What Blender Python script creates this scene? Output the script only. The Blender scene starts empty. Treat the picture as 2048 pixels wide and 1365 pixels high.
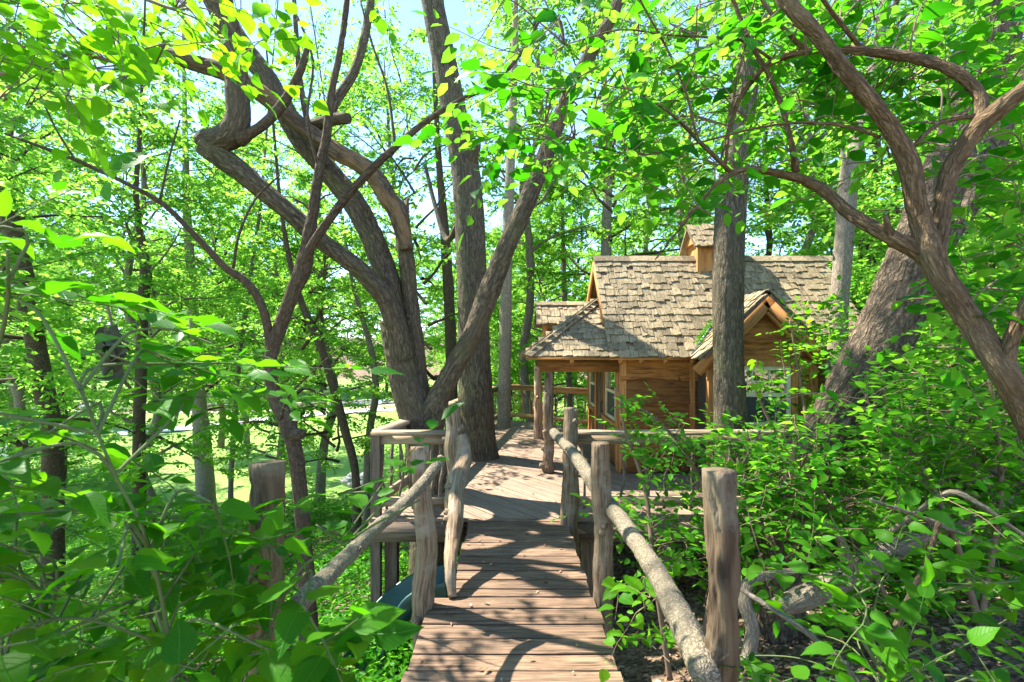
import bpy, math, random
import numpy as np
from mathutils import Matrix, Vector

# ------------------------------------------------------------------ camera, sky, sun, exposure
scene = bpy.context.scene
col = scene.collection
CAM_H, FPX, CX, HY = 1.6, 1000.0, 1024.0, 700.0      # eye height, focal length and centre in photo pixels
cam = bpy.data.cameras.new('camera')
cam.sensor_width = 36.0
cam.lens = 36.0 * FPX / 2048.0
cam.shift_y = (HY - 682.5) / 2048.0
cam.clip_start, cam.clip_end = 0.05, 600.0
cam.dof.use_dof = True
cam.dof.focus_distance = 6.0
cam.dof.aperture_fstop = 7.0
cam_o = bpy.data.objects.new('camera', cam)
cam_o.location = (0, 0, CAM_H)
cam_o.rotation_euler = (math.radians(90), 0, 0)
col.objects.link(cam_o)
scene.camera = cam_o

SUN_EL, SUN_AZ = math.radians(55), math.atan2(-0.80, 0.40)      # azimuth from +Y towards +X
to_sun = Vector((math.sin(SUN_AZ) * math.cos(SUN_EL), math.cos(SUN_AZ) * math.cos(SUN_EL), math.sin(SUN_EL)))
world = bpy.data.worlds.new('World')
scene.world = world
world.use_nodes = True
wn = world.node_tree
wn.nodes.clear()
sky = wn.nodes.new('ShaderNodeTexSky')
sky.sky_type = 'NISHITA'
sky.sun_disc = False
sky.sun_elevation = SUN_EL
sky.sun_rotation = SUN_AZ
sky.air_density, sky.dust_density, sky.ozone_density = 0.7, 0.0, 3.0
bg = wn.nodes.new('ShaderNodeBackground')
bg.inputs['Strength'].default_value = 0.15
wo = wn.nodes.new('ShaderNodeOutputWorld')
wn.links.new(sky.outputs[0], bg.inputs[0])
wn.links.new(bg.outputs[0], wo.inputs[0])
sun = bpy.data.lights.new('sun', 'SUN')
sun.energy = 4.3
sun.angle = math.radians(0.5)
sun.color = (1.0, 0.95, 0.86)
sun_o = bpy.data.objects.new('sun', sun)
sun_o.rotation_euler = to_sun.to_track_quat('Z', 'Y').to_euler()
sun_o.location = (-12, 6, 20)
col.objects.link(sun_o)
scene.view_settings.view_transform = 'Standard'
scene.view_settings.look = 'None'
scene.view_settings.exposure = 2.2
scene.view_settings.gamma = 1.0
scene.view_settings.use_curve_mapping = False
cy = scene.cycles
cy.max_bounces = 6
cy.diffuse_bounces = 4
cy.glossy_bounces = 2
cy.transmission_bounces = 5
cy.use_adaptive_sampling = True
cy.adaptive_threshold = 0.02
cy.transparent_max_bounces = 6
cy.caustics_reflective = cy.caustics_refractive = False
cy.sample_clamp_indirect = 6.0

# ------------------------------------------------------------------ helpers
def W(px, py, Y):
    """world point at depth Y seen at photo pixel (px, py): used to read positions off the photograph"""
    return np.array(((px - CX) * Y / FPX, Y, CAM_H - (py - HY) * Y / FPX))

def proj(p):
    return CX + p[0] / p[1] * FPX, HY - (p[2] - CAM_H) / p[1] * FPX

def hash3(i, j, k, seed):
    h = (i * 374761393 + j * 668265263 + k * 2147483647 + seed * 1274126177) & 0xFFFFFFFF
    h = ((h ^ (h >> 13)) * 1274126177) & 0xFFFFFFFF
    return ((h ^ (h >> 16)) & 0xFFFF) / 65535.0

def vnoise(p, seed=0):
    p = np.asarray(p, float)
    f = np.floor(p).astype(np.int64)
    t = p - f
    t = t * t * (3 - 2 * t)
    r = 0
    for a in (0, 1):
        for b in (0, 1):
            for c in (0, 1):
                w = (t[:, 0] if a else 1 - t[:, 0]) * (t[:, 1] if b else 1 - t[:, 1]) * (t[:, 2] if c else 1 - t[:, 2])
                r = r + w * hash3(f[:, 0] + a, f[:, 1] + b, f[:, 2] + c, seed)
    return r * 2 - 1

def nrm(v):
    v = np.asarray(v, float)
    return v / np.maximum(np.linalg.norm(v, axis=-1, keepdims=True), 1e-9)

def obj(name, mesh, parent=None, **props):
    o = bpy.data.objects.new(name, mesh)
    col.objects.link(o)
    if parent is not None:
        o.parent = parent
    for k, v in props.items():
        o[k] = v
    return o

def thing(name, label, cat, loc=(0, 0, 0), group=None):
    o = bpy.data.objects.new(name, None)
    col.objects.link(o)
    o.location = [float(x) for x in loc]
    o.empty_display_size = 0.2
    o['label'] = label
    o['category'] = cat
    if group:
        o['group'] = group
    return o

class MB:
    """collects quads and triangles with a bark coordinate per vertex"""
    def __init__(self):
        self.v, self.b, self.q, self.t, self.n = [], [], [], [], 0
    def add(self, v, q=None, t=None, b=None):
        v = np.asarray(v, float).reshape(-1, 3)
        self.v.append(v)
        self.b.append(v if b is None else b)
        if q is not None and len(q):
            self.q.append(np.asarray(q, int).reshape(-1, 4) + self.n)
        if t is not None and len(t):
            self.t.append(np.asarray(t, int).reshape(-1, 3) + self.n)
        self.n += len(v)
    def mesh(self, name, mat, origin=(0, 0, 0), smooth=True):
        me = bpy.data.meshes.new(name)
        v = np.concatenate(self.v) - np.asarray(origin, float)
        b = np.concatenate(self.b)
        q = np.concatenate(self.q) if self.q else np.zeros((0, 4), int)
        t = np.concatenate(self.t) if self.t else np.zeros((0, 3), int)
        me.vertices.add(len(v))
        me.vertices.foreach_set('co', v.astype(np.float32).ravel())
        loops = np.concatenate([q.ravel(), t.ravel()])
        me.loops.add(len(loops))
        me.loops.foreach_set('vertex_index', loops.astype(np.int32))
        me.polygons.add(len(q) + len(t))
        ls = np.concatenate([np.arange(len(q)) * 4, len(q) * 4 + np.arange(len(t)) * 3])
        me.polygons.foreach_set('loop_start', ls.astype(np.int32))
        me.polygons.foreach_set('use_smooth', np.full(len(ls), smooth))
        me.update(calc_edges=True)
        a = me.attributes.new('bk', 'FLOAT_VECTOR', 'POINT')
        a.data.foreach_set('vector', b.astype(np.float32).ravel())
        me.materials.append(mat)
        return me
    def build(self, name, mat, parent=None, smooth=True, **props):
        org = (0, 0, 0) if parent is None else world_loc(parent)
        return obj(name, self.mesh(name, mat, org, smooth), parent, **props)
    def box(self, x0, x1, y0, y1, z0, z1):
        v = [(x, y, z) for z in (z0, z1) for y in (y0, y1) for x in (x0, x1)]
        self.add(v, [(0, 2, 3, 1), (4, 5, 7, 6), (0, 1, 5, 4), (2, 6, 7, 3), (0, 4, 6, 2), (1, 3, 7, 5)])
        return self
    def beam(self, p, q, w, h, up=(0, 0, 1), ext=0.0):
        """rectangular bar from p to q, w across, h along up"""
        p, q = np.array(p, float), np.array(q, float)
        d = nrm(q - p)
        s = nrm(np.cross(d, up))
        u = np.cross(s, d)
        p, q = p - d * ext, q + d * ext
        L = np.linalg.norm(q - p)
        v, b = [], []
        for e, l in ((p, 0), (q, L)):
            for i, j in ((-1, -1), (1, -1), (1, 1), (-1, 1)):
                v.append(e + s * i * w / 2 + u * j * h / 2)
                b.append((i * w / 2, j * h / 2, l))
        off = np.array((abs(p[0]) * 7.3 % 3, abs(p[2]) * 5.1 % 3, abs(p[1]) * 3.7 % 5))
        self.add(v, [(3, 2, 1, 0), (4, 5, 6, 7), (0, 1, 5, 4), (1, 2, 6, 5), (2, 3, 7, 6), (3, 0, 4, 7)], b=np.array(b) + off)
        return self
    def prism(self, poly, d):
        """closed slab: polygon poly (3-D points) pushed by vector d"""
        poly = np.array(poly, float)
        n = len(poly)
        v = np.concatenate([poly, poly + np.asarray(d, float)])
        t = [(0, i + 1, i) for i in range(1, n - 1)] + [(n, n + i, n + i + 1) for i in range(1, n - 1)]
        q = [(i, (i + 1) % n, n + (i + 1) % n, n + i) for i in range(n)]
        self.add(v, q, t)
        return self

def world_loc(o):
    l = np.array(o.location)
    while o.parent is not None:
        o = o.parent
        l = l + np.array(o.location)
    return l

def catmull(P, step):
    """smooth path through rows of P (any columns), resampled about every `step` in the first three"""
    P = np.asarray(P, float)
    Q = np.concatenate([[2 * P[0] - P[1]], P, [2 * P[-1] - P[-2]]])
    out = []
    for i in range(1, len(Q) - 2):
        a, b, c, d = Q[i - 1], Q[i], Q[i + 1], Q[i + 2]
        n = max(1, int(np.linalg.norm((c - b)[:3]) / step))
        t = (np.arange(n) / n)[:, None]
        out.append(0.5 * (2 * b + (c - a) * t + (2 * a - 5 * b + 4 * c - d) * t ** 2 + (3 * b - a - 3 * c + d) * t ** 3))
    out.append(P[-1:])
    return np.concatenate(out)

def tube(mb, P, seg=12, step=0.08, lump=0.06, ridge=0.0, seed=0, cap=True, flare=0.0, rough_end=0.0, ridge_w=0.03):
    """limb through rows (x, y, z, radius); bark coordinate = (around, around, along)"""
    C = catmull(P, step)
    c, r = C[:, :3], np.maximum(C[:, 3], 0.0008)
    n = len(c)
    T = nrm(np.gradient(c, axis=0))
    ref = np.array((1.0, 0, 0)) if abs(T[0][0]) < 0.8 else np.array((0, 1.0, 0))
    N = np.zeros_like(c)
    N[0] = nrm(ref - T[0] * (ref @ T[0]))
    for i in range(1, n):
        N[i] = nrm(N[i - 1] - T[i] * (N[i - 1] @ T[i]))
    B = np.cross(T, N)
    s = np.concatenate([[0], np.cumsum(np.linalg.norm(np.diff(c, axis=0), axis=1))])
    th = np.arange(seg) / seg * 2 * math.pi
    ct, st = np.cos(th), np.sin(th)
    R = np.repeat(r[:, None], seg, 1)
    bk = np.stack([R * ct, R * st, np.repeat(s[:, None], seg, 1)], -1)
    off = np.array((seed * 1.37 % 7, seed * 2.11 % 5, seed * 3.3 % 11))
    fb = bk.reshape(-1, 3)
    rm = max(r.mean(), 0.004)
    if lump:
        R = R * (1 + lump * (vnoise(fb / (rm * np.array((1.3, 1.3, 4.0))) + off, seed) + 0.5 * vnoise(fb / (rm * np.array((.5, .5, 1.4))) + off, seed + 1)).reshape(n, seg))
    if ridge:
        k = np.array((1, 1, 0.22)) / ridge_w
        w = fb + 0.6 * ridge_w * np.stack([vnoise(fb * 22 + off, seed + 5), vnoise(fb * 22 + 9, seed + 6), np.zeros(len(fb))], -1)
        R = R + ridge * (1 - 2 * np.abs(vnoise(w * k + off, seed + 2)) + 0.4 * vnoise(fb * k * 2.2 + off, seed + 3)).reshape(n, seg)
    if flare:
        f = np.exp(-s / 0.16)[:, None]
        R = R * (1 + f * flare * (1 + 0.5 * np.sin(3 * th + seed)[None, :]))
    v = c[:, None] + R[..., None] * (N[:, None] * ct[None, :, None] + B[:, None] * st[None, :, None])
    if rough_end:
        jag = rough_end * (vnoise(np.stack([ct * 2.2, st * 2.2, np.full(seg, seed * 1.0)], -1), seed + 7) + 0.6 * vnoise(np.stack([ct * 6, st * 6, np.full(seg, seed * 1.0)], -1), seed + 8))
        v[-1] += T[-1] * jag[:, None]
    v = v.reshape(-1, 3)
    i = np.arange(n - 1)[:, None] * seg
    j = np.arange(seg)[None]
    j2 = (j + 1) % seg
    q = np.stack([i + j, i + j2, i + seg + j2, i + seg + j], -1).reshape(-1, 4)
    t = []
    fb = fb + off
    if cap:
        v = np.concatenate([v, [c[0], c[-1]]])
        fb = np.concatenate([fb, [(0, 0, 0), (0, 0, s[-1])] + off])
        m = n * seg
        t = [(m, (k + 1) % seg, k) for k in range(seg)] + [(m + 1, (n - 1) * seg + k, (n - 1) * seg + (k + 1) % seg) for k in range(seg)]
    mb.add(v, q, t, fb)
    return C

def limb_px(rows, k=1.0):
    """rows (px, py, Y, diameter in px) -> rows (x, y, z, radius)"""
    return np.array([list(W(a, b, Y)) + [d * 0.5 * Y / FPX * k] for a, b, Y, d in rows])

# ------------------------------------------------------------------ materials
def mat(name):
    m = bpy.data.materials.new(name)
    m.use_nodes = True
    nt = m.node_tree
    for n in list(nt.nodes):
        if n.type == 'BSDF_PRINCIPLED':
            p = n
    return m, nt, p

def N(nt, kind, **kw):
    n = nt.nodes.new(kind)
    for k, v in kw.items():
        if k in n.inputs:
            n.inputs[k].default_value = v
        else:
            setattr(n, k, v)
    return n

def ramp(nt, src, stops):
    r = nt.nodes.new('ShaderNodeValToRGB')
    e = r.color_ramp.elements
    while len(e) < len(stops):
        e.new(0.5)
    for i, (p, c) in enumerate(stops):
        e[i].position = p
        e[i].color = (*c, 1) if len(c) == 3 else c
    nt.links.new(src, r.inputs[0])
    return r.outputs[0]

def mix(nt, fac, a, b, mode='MIX'):
    m = nt.nodes.new('ShaderNodeMix')
    m.data_type = 'RGBA'
    m.blend_type = mode
    for sock, val in ((0, fac), (6, a), (7, b)):
        if hasattr(val, 'is_linked'):
            nt.links.new(val, m.inputs[sock])
        elif sock == 0:
            m.inputs[0].default_value = val
        else:
            m.inputs[sock].default_value = (*val, 1)
    return m.outputs[2]

def mth(nt, op, a, b=None, c=None, clamp=False):
    m = nt.nodes.new('ShaderNodeMath')
    m.operation = op
    m.use_clamp = clamp
    for i, v in enumerate((a, b, c)):
        if v is None:
            continue
        if hasattr(v, 'is_linked'):
            nt.links.new(v, m.inputs[i])
        else:
            m.inputs[i].default_value = v
    return m.outputs[0]

def coords(nt, attr='bk', scale=(1, 1, 1), warp=0.0, warp_scale=4.0, obj_rand=False):
    if attr == 'bk':
        a = N(nt, 'ShaderNodeAttribute', attribute_name='bk')
        v = a.outputs['Vector']
    else:
        a = N(nt, 'ShaderNodeTexCoord')
        v = a.outputs[attr]
    if obj_rand:
        oi = N(nt, 'ShaderNodeObjectInfo')
        ad = N(nt, 'ShaderNodeVectorMath', operation='MULTIPLY_ADD')
        cb = N(nt, 'ShaderNodeCombineXYZ')
        for k in range(3):
            nt.links.new(oi.outputs['Random'], cb.inputs[k])
        nt.links.new(cb.outputs[0], ad.inputs[0])
        ad.inputs[1].default_value = (37.0, 23.0, 51.0)
        nt.links.new(v, ad.inputs[2])
        v = ad.outputs[0]
    if warp:
        nz = N(nt, 'ShaderNodeTexNoise', Scale=warp_scale, Detail=2.0)
        nt.links.new(v, nz.inputs['Vector'])
        ad = N(nt, 'ShaderNodeVectorMath', operation='MULTIPLY_ADD')
        nt.links.new(nz.outputs['Color'], ad.inputs[0])
        ad.inputs[1].default_value = (warp, warp, warp)
        nt.links.new(v, ad.inputs[2])
        v = ad.outputs[0]
    mp = N(nt, 'ShaderNodeMapping')
    mp.inputs['Scale'].default_value = scale
    nt.links.new(v, mp.inputs['Vector'])
    return mp.outputs[0]

def noise(nt, vec, scale=1.0, detail=4.0, rough=0.55, out='Fac'):
    n = N(nt, 'ShaderNodeTexNoise', Scale=scale, Detail=detail, Roughness=rough)
    nt.links.new(vec, n.inputs['Vector'])
    return n.outputs[out]

def bump(nt, p, h, strength=0.5, dist=0.01):
    b = N(nt, 'ShaderNodeBump', Strength=strength, Distance=dist)
    nt.links.new(h, b.inputs['Height'])
    nt.links.new(b.outputs[0], p.inputs['Normal'])

def make_bark(name, dark, light, moss=None, cell=26.0, stretch=0.2, strength=0.9, dist=0.02, moss_amt=0.35):
    m, nt, p = mat(name)
    k_ = cell * 0.72
    n1 = noise(nt, coords(nt, 'bk', (k_, k_, k_ * stretch), warp=0.012, warp_scale=30.0), 1.0, 1.5, 0.5)
    n2 = noise(nt, coords(nt, 'bk', (k_ * 1.9, k_ * 1.9, k_ * stretch * 2.4)), 1.0, 2.0, 0.55)
    fine = noise(nt, coords(nt, 'bk', (150, 150, 60)), 1.0, 4.0, 0.65)
    big = noise(nt, coords(nt, 'bk', (3.5, 3.5, 1.4)), 1.0, 3.0)
    cr1 = mth(nt, 'MULTIPLY', mth(nt, 'ABSOLUTE', mth(nt, 'SUBTRACT', n1, 0.5)), 7.5, clamp=True)
    cr2 = mth(nt, 'MULTIPLY_ADD', mth(nt, 'ABSOLUTE', mth(nt, 'SUBTRACT', n2, 0.5)), 5.0, 0.25, clamp=True)
    h = mth(nt, 'ADD', mth(nt, 'MULTIPLY', mth(nt, 'MULTIPLY', cr1, cr2), 0.8), mth(nt, 'MULTIPLY', fine, 0.4))
    c = ramp(nt, h, [(0.14, dark), (0.42, tuple(0.55 * a + 0.45 * b for a, b in zip(dark, light))), (0.85, light)])
    c = mix(nt, ramp(nt, big, [(0.35, (0, 0, 0)), (0.7, (0.45, 0.45, 0.45))]), c, tuple(x * 0.62 for x in light), 'MIX')
    if moss:
        mf = noise(nt, coords(nt, 'bk', (5, 5, 2.2)), 1.0, 5.0, 0.6)
        c = mix(nt, ramp(nt, mf, [(0.5, (0, 0, 0)), (0.72, (moss_amt,) * 3)]), c, moss)
    nt.links.new(c, p.inputs['Base Color'])
    p.inputs['Roughness'].default_value = 0.92
    p.inputs['Specular IOR Level'].default_value = 0.2
    bump(nt, p, h, strength, dist)
    return m

def make_wood(name, base, dark, accent=None, grain=(60, 60, 3.0), wear=None, rough=0.8, coord='bk', vary=0.35, crack=True, knots=True, bstr=0.5):
    """sawn, split or debarked timber: long grain, per-piece tone, cracks, knots"""
    m, nt, p = mat(name)
    v = coords(nt, coord, (1, 1, 1), warp=0.03, warp_scale=3.0, obj_rand=True)
    mp = N(nt, 'ShaderNodeMapping')
    mp.inputs['Scale'].default_value = grain
    nt.links.new(v, mp.inputs['Vector'])
    g = noise(nt, mp.outputs[0], 1.0, 5.0, 0.65)
    g2 = N(nt, 'ShaderNodeMapping')
    g2.inputs['Scale'].default_value = tuple(x * 0.22 for x in grain)
    nt.links.new(v, g2.inputs['Vector'])
    broad = noise(nt, g2.outputs[0], 1.0, 3.0)
    c = mix(nt, ramp(nt, g, [(0.36, (1, 1, 1)), (0.58, (0, 0, 0))]), base, dark)
    if accent:
        c = mix(nt, ramp(nt, broad, [(0.46, (0, 0, 0)), (0.68, (0.8,) * 3)]), c, accent)
    if wear:
        w = noise(nt, v, 5.0, 5.0, 0.7)
        c = mix(nt, ramp(nt, w, [(0.5, (0, 0, 0)), (0.66, (0.75,) * 3)]), c, wear)
    if knots:
        kv = N(nt, 'ShaderNodeMapping')
        kv.inputs['Scale'].default_value = (5.5, 5.5, 2.2)
        nt.links.new(v, kv.inputs['Vector'])
        vo = N(nt, 'ShaderNodeTexVoronoi', Scale=1.0)
        nt.links.new(kv.outputs[0], vo.inputs['Vector'])
        c = mix(nt, ramp(nt, vo.outputs['Distance'], [(0.05, (0.8,) * 3), (0.14, (0, 0, 0))]), c, tuple(x * 0.45 for x in dark))
    oi = N(nt, 'ShaderNodeObjectInfo')
    t = mth(nt, 'MULTIPLY_ADD', oi.outputs['Random'], vary, 1.0 - vary * 0.5)
    hsv = N(nt, 'ShaderNodeHueSaturation')
    nt.links.new(t, hsv.inputs['Value'])
    nt.links.new(c, hsv.inputs['Color'])
    nt.links.new(hsv.outputs[0], p.inputs['Base Color'])
    p.inputs['Roughness'].default_value = rough
    p.inputs['Specular IOR Level'].default_value = 0.3
    h = g
    if crack:
        h = mth(nt, 'ADD', g, mth(nt, 'MULTIPLY', ramp(nt, broad, [(0.3, (0, 0, 0)), (0.42, (1, 1, 1))]), 0.5))
    bump(nt, p, h, bstr, 0.006)
    return m

def make_leaf(name, c1, c2, t1, t2, transl=0.45, veins=False, rough=0.42, spots=False):
    m, nt, p = mat(name)
    geo = N(nt, 'ShaderNodeNewGeometry')
    oi = N(nt, 'ShaderNodeObjectInfo')
    r = mth(nt, 'FRACT', mth(nt, 'ADD', geo.outputs['Random Per Island'], mth(nt, 'MULTIPLY', oi.outputs['Random'], 7.31)))
    c = mix(nt, r, c1, c2)
    t = mix(nt, r, t1, t2)
    if veins:
        a = N(nt, 'ShaderNodeAttribute', attribute_name='bk')
        sx = N(nt, 'ShaderNodeSeparateXYZ')
        nt.links.new(a.outputs['Vector'], sx.inputs[0])
        au = mth(nt, 'ABSOLUTE', sx.outputs[0])
        rib = mth(nt, 'SUBTRACT', 1.0, mth(nt, 'DIVIDE', au, 0.055), clamp=True)
        ph = mth(nt, 'FRACT', mth(nt, 'SUBTRACT', mth(nt, 'MULTIPLY', sx.outputs[1], 7.0), mth(nt, 'MULTIPLY', au, 2.6)))
        side = mth(nt, 'SUBTRACT', 1.0, mth(nt, 'DIVIDE', mth(nt, 'ABSOLUTE', mth(nt, 'SUBTRACT', ph, 0.5)), 0.09), clamp=True)
        vn = mth(nt, 'MAXIMUM', rib, mth(nt, 'MULTIPLY', side, 0.45))
        c = mix(nt, mth(nt, 'MULTIPLY', vn, 0.5), c, tuple(min(1, x * 2.2 + 0.03) for x in c2))
        t = mix(nt, mth(nt, 'MULTIPLY', vn, 0.5), t, tuple(x * 0.55 for x in t2))
        sp = noise(nt, coords(nt, 'bk', (3, 5, 3), obj_rand=True), 1.0, 4.0, 0.7)
        c = mix(nt, ramp(nt, sp, [(0.66, (0, 0, 0)), (0.74, (0.6,) * 3)]), c, (0.12, 0.10, 0.015))
        bump(nt, p, vn, 0.6, 0.003)
    nt.links.new(c, p.inputs['Base Color'])
    p.inputs['Roughness'].default_value = rough
    p.inputs['Specular IOR Level'].default_value = 0.11
    tr = N(nt, 'ShaderNodeBsdfTranslucent')
    nt.links.new(t, tr.inputs['Color'])
    ms = N(nt, 'ShaderNodeMixShader')
    ms.inputs[0].default_value = transl
    out = [n for n in nt.nodes if n.type == 'OUTPUT_MATERIAL'][0]
    nt.links.new(p.outputs[0], ms.inputs[1])
    nt.links.new(tr.outputs[0], ms.inputs[2])
    nt.links.new(ms.outputs[0], out.inputs['Surface'])
    return m

def make_plain(name, c, rough=0.6, metallic=0.0, spec=0.5):
    m, nt, p = mat(name)
    v = coords(nt, 'Object', (1, 1, 1))
    n = noise(nt, v, 9.0, 5.0, 0.65)
    cc = mix(nt, ramp(nt, n, [(0.35, (0, 0, 0)), (0.7, (1, 1, 1))]), tuple(x * 0.8 for x in c), tuple(min(1, x * 1.1) for x in c))
    nt.links.new(cc, p.inputs['Base Color'])
    p.inputs['Roughness'].default_value = rough
    p.inputs['Metallic'].default_value = metallic
    p.inputs['Specular IOR Level'].default_value = spec
    return m

BARK_OAK = make_bark('bark_oak', (0.022, 0.015, 0.009), (0.205, 0.155, 0.095), moss=(0.12, 0.14, 0.03), cell=34, stretch=0.24, strength=1.0, dist=0.02)
BARK_ASH = make_bark('bark_ash', (0.022, 0.017, 0.010), (0.205, 0.165, 0.105), moss=(0.14, 0.15, 0.05), cell=38, stretch=0.2, strength=1.0, dist=0.02)
BARK_BIG = make_bark('bark_furrowed', (0.016, 0.011, 0.007), (0.225, 0.165, 0.108), cell=26, stretch=0.34, strength=1.0, dist=0.03)
BARK_RED = make_bark('bark_reddish', (0.03, 0.017, 0.008), (0.21, 0.135, 0.068), moss=(0.24, 0.19, 0.11), cell=64, stretch=0.2, strength=1.0, dist=0.01, moss_amt=0.45)
BARK_GREY = make_bark('bark_grey', (0.07, 0.052, 0.038), (0.30, 0.24, 0.175), moss=(0.16, 0.18, 0.08), cell=60, stretch=0.3, dist=0.01)
BARK_DARK = make_bark('bark_dark', (0.026, 0.018, 0.011), (0.15, 0.105, 0.062), moss=(0.15, 0.13, 0.09), cell=60, stretch=0.35, dist=0.008)
BARK_PALE = make_bark('bark_pale', (0.13, 0.10, 0.07), (0.40, 0.33, 0.235), moss=(0.2, 0.22, 0.09), cell=60, stretch=0.25, dist=0.01)
BARK_LICHEN = make_bark('bark_lichen', (0.045, 0.031, 0.018), (0.335, 0.28, 0.19), moss=(0.17, 0.165, 0.085), cell=80, stretch=0.7, strength=0.9, dist=0.006, moss_amt=0.6)
TWIG = make_plain('twig_bark', (0.17, 0.11, 0.065), 0.85)
TWIG_GREEN = make_plain('green_stem', (0.10, 0.13, 0.04), 0.75, spec=0.2)
LOG = make_wood('debarked_log', (0.28, 0.205, 0.122), (0.06, 0.037, 0.02), accent=(0.18, 0.088, 0.038), grain=(75, 75, 3.4), wear=(0.30, 0.25, 0.18), bstr=1.6)
BROKEN = make_bark('broken_limb_bark', (0.028, 0.018, 0.011), (0.21, 0.15, 0.09), moss=(0.36, 0.205, 0.085), cell=34, stretch=0.2, dist=0.02, moss_amt=0.8)
LOG_RED = make_wood('reddish_log', (0.44, 0.25, 0.14), (0.20, 0.09, 0.045), accent=(0.40, 0.33, 0.24), grain=(34, 34, 4.0), bstr=0.7)
LOG_DARK = make_wood('weathered_log', (0.175, 0.118, 0.064), (0.04, 0.024, 0.013), accent=(0.10, 0.046, 0.02), grain=(48, 48, 3.0), wear=(0.21, 0.165, 0.10), bstr=1.8)
SPLIT = make_wood('split_wood', (0.50, 0.29, 0.13), (0.20, 0.10, 0.045), grain=(60, 60, 4.0), bstr=0.8)
PLANK = make_wood('walkway_plank', (0.225, 0.138, 0.082), (0.058, 0.034, 0.02), wear=(0.115, 0.073, 0.044), grain=(70, 70, 3.0), vary=0.4, knots=False, bstr=0.8)
DECK = make_wood('deck_board', (0.275, 0.19, 0.128), (0.145, 0.098, 0.066), wear=(0.205, 0.14, 0.095), grain=(55, 55, 2.5), vary=0.22, knots=False, bstr=0.4)
BEAM = make_wood('weathered_beam', (0.17, 0.12, 0.08), (0.08, 0.055, 0.038), grain=(40, 40, 3.0))
RAILW = make_wood('weathered_rail', (0.36, 0.27, 0.165), (0.18, 0.125, 0.07), grain=(70, 70, 3.0), accent=(0.27, 0.18, 0.095), knots=False)
CEDAR = make_wood('cedar_rail', (0.56, 0.30, 0.125), (0.38, 0.175, 0.065), grain=(60, 60, 3.0), knots=False)
SIDING = make_wood('stained_siding', (0.30, 0.122, 0.024), (0.11, 0.04, 0.009), accent=(0.37, 0.17, 0.034), grain=(4.0, 30, 30), vary=0.8, coord='Object', bstr=0.7)
TRIM = make_wood('stained_trim', (0.47, 0.22, 0.065), (0.30, 0.125, 0.034), grain=(45, 45, 3.0), vary=0.3)
SHINGLE = make_wood('cedar_shingle', (0.275, 0.205, 0.108), (0.09, 0.064, 0.033), wear=(0.31, 0.26, 0.16), grain=(9.0, 0.7, 9.0), coord='Object', vary=0.75, crack=True, knots=False, bstr=0.6)
SHINGLE_M = make_wood('cedar_shingle_course', (0.275, 0.205, 0.108), (0.09, 0.064, 0.033), wear=(0.31, 0.26, 0.16), grain=(50, 8, 8), coord='Object', vary=0.0, crack=True, knots=False, bstr=0.6)
CREAM = make_plain('cream_window_paint', (0.72, 0.66, 0.44), 0.45)
SCREEN = make_plain('insect_screen', (0.05, 0.052, 0.05), 0.8)
FLASH = make_plain('metal_flashing', (0.16, 0.2, 0.22), 0.4, 0.6)
PLASTIC = make_plain('green_plastic', (0.010, 0.065, 0.046), 0.38)
STONE = make_plain('pale_stone', (0.42, 0.4, 0.37), 0.9)
INSIDE = make_plain('dark_interior', (0.06, 0.045, 0.03), 0.9)
DEAD = make_plain('withered_leaf', (0.085, 0.082, 0.04), 0.8)
BLACK = make_plain('black_iron', (0.02, 0.02, 0.02), 0.45, 0.5)

def make_glass():
    m, nt, p = mat('window_glass')
    p.inputs['Base Color'].default_value = (0.02, 0.025, 0.02, 1)
    p.inputs['Roughness'].default_value = 0.02
    gl = N(nt, 'ShaderNodeBsdfGlossy', Roughness=0.015)
    gl.inputs['Color'].default_value = (0.85, 0.9, 0.85, 1)
    tr = N(nt, 'ShaderNodeBsdfTransparent')
    tr.inputs['Color'].default_value = (0.8, 0.85, 0.8, 1)
    ms = N(nt, 'ShaderNodeMixShader')
    ms.inputs[0].default_value = 0.45
    out = [n for n in nt.nodes if n.type == 'OUTPUT_MATERIAL'][0]
    nt.links.new(tr.outputs[0], ms.inputs[1])
    nt.links.new(gl.outputs[0], ms.inputs[2])
    nt.links.new(ms.outputs[0], out.inputs['Surface'])
    return m
GLASS = make_glass()

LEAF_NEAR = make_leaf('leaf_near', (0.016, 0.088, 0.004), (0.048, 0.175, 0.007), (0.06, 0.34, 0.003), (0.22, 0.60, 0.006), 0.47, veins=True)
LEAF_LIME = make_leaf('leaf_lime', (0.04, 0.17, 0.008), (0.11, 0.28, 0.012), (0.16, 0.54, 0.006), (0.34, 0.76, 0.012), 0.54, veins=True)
LEAF_DEEP = make_leaf('leaf_deep', (0.010, 0.085, 0.005), (0.03, 0.155, 0.008), (0.035, 0.31, 0.003), (0.12, 0.52, 0.006), 0.47, veins=True)  # deeper green of the arching tree's leaves
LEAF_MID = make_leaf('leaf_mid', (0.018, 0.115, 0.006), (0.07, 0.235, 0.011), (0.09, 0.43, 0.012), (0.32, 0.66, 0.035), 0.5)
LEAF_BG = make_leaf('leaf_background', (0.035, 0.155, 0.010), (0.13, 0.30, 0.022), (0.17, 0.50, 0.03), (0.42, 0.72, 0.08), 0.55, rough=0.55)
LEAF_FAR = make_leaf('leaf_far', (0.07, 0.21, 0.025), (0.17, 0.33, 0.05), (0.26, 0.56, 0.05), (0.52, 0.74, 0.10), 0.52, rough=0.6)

# ------------------------------------------------------------------ ground, lawn, path, creek
def smoothstep(a, b, x):
    t = np.clip((x - a) / (b - a), 0, 1)
    return t * t * (3 - 2 * t)

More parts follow.
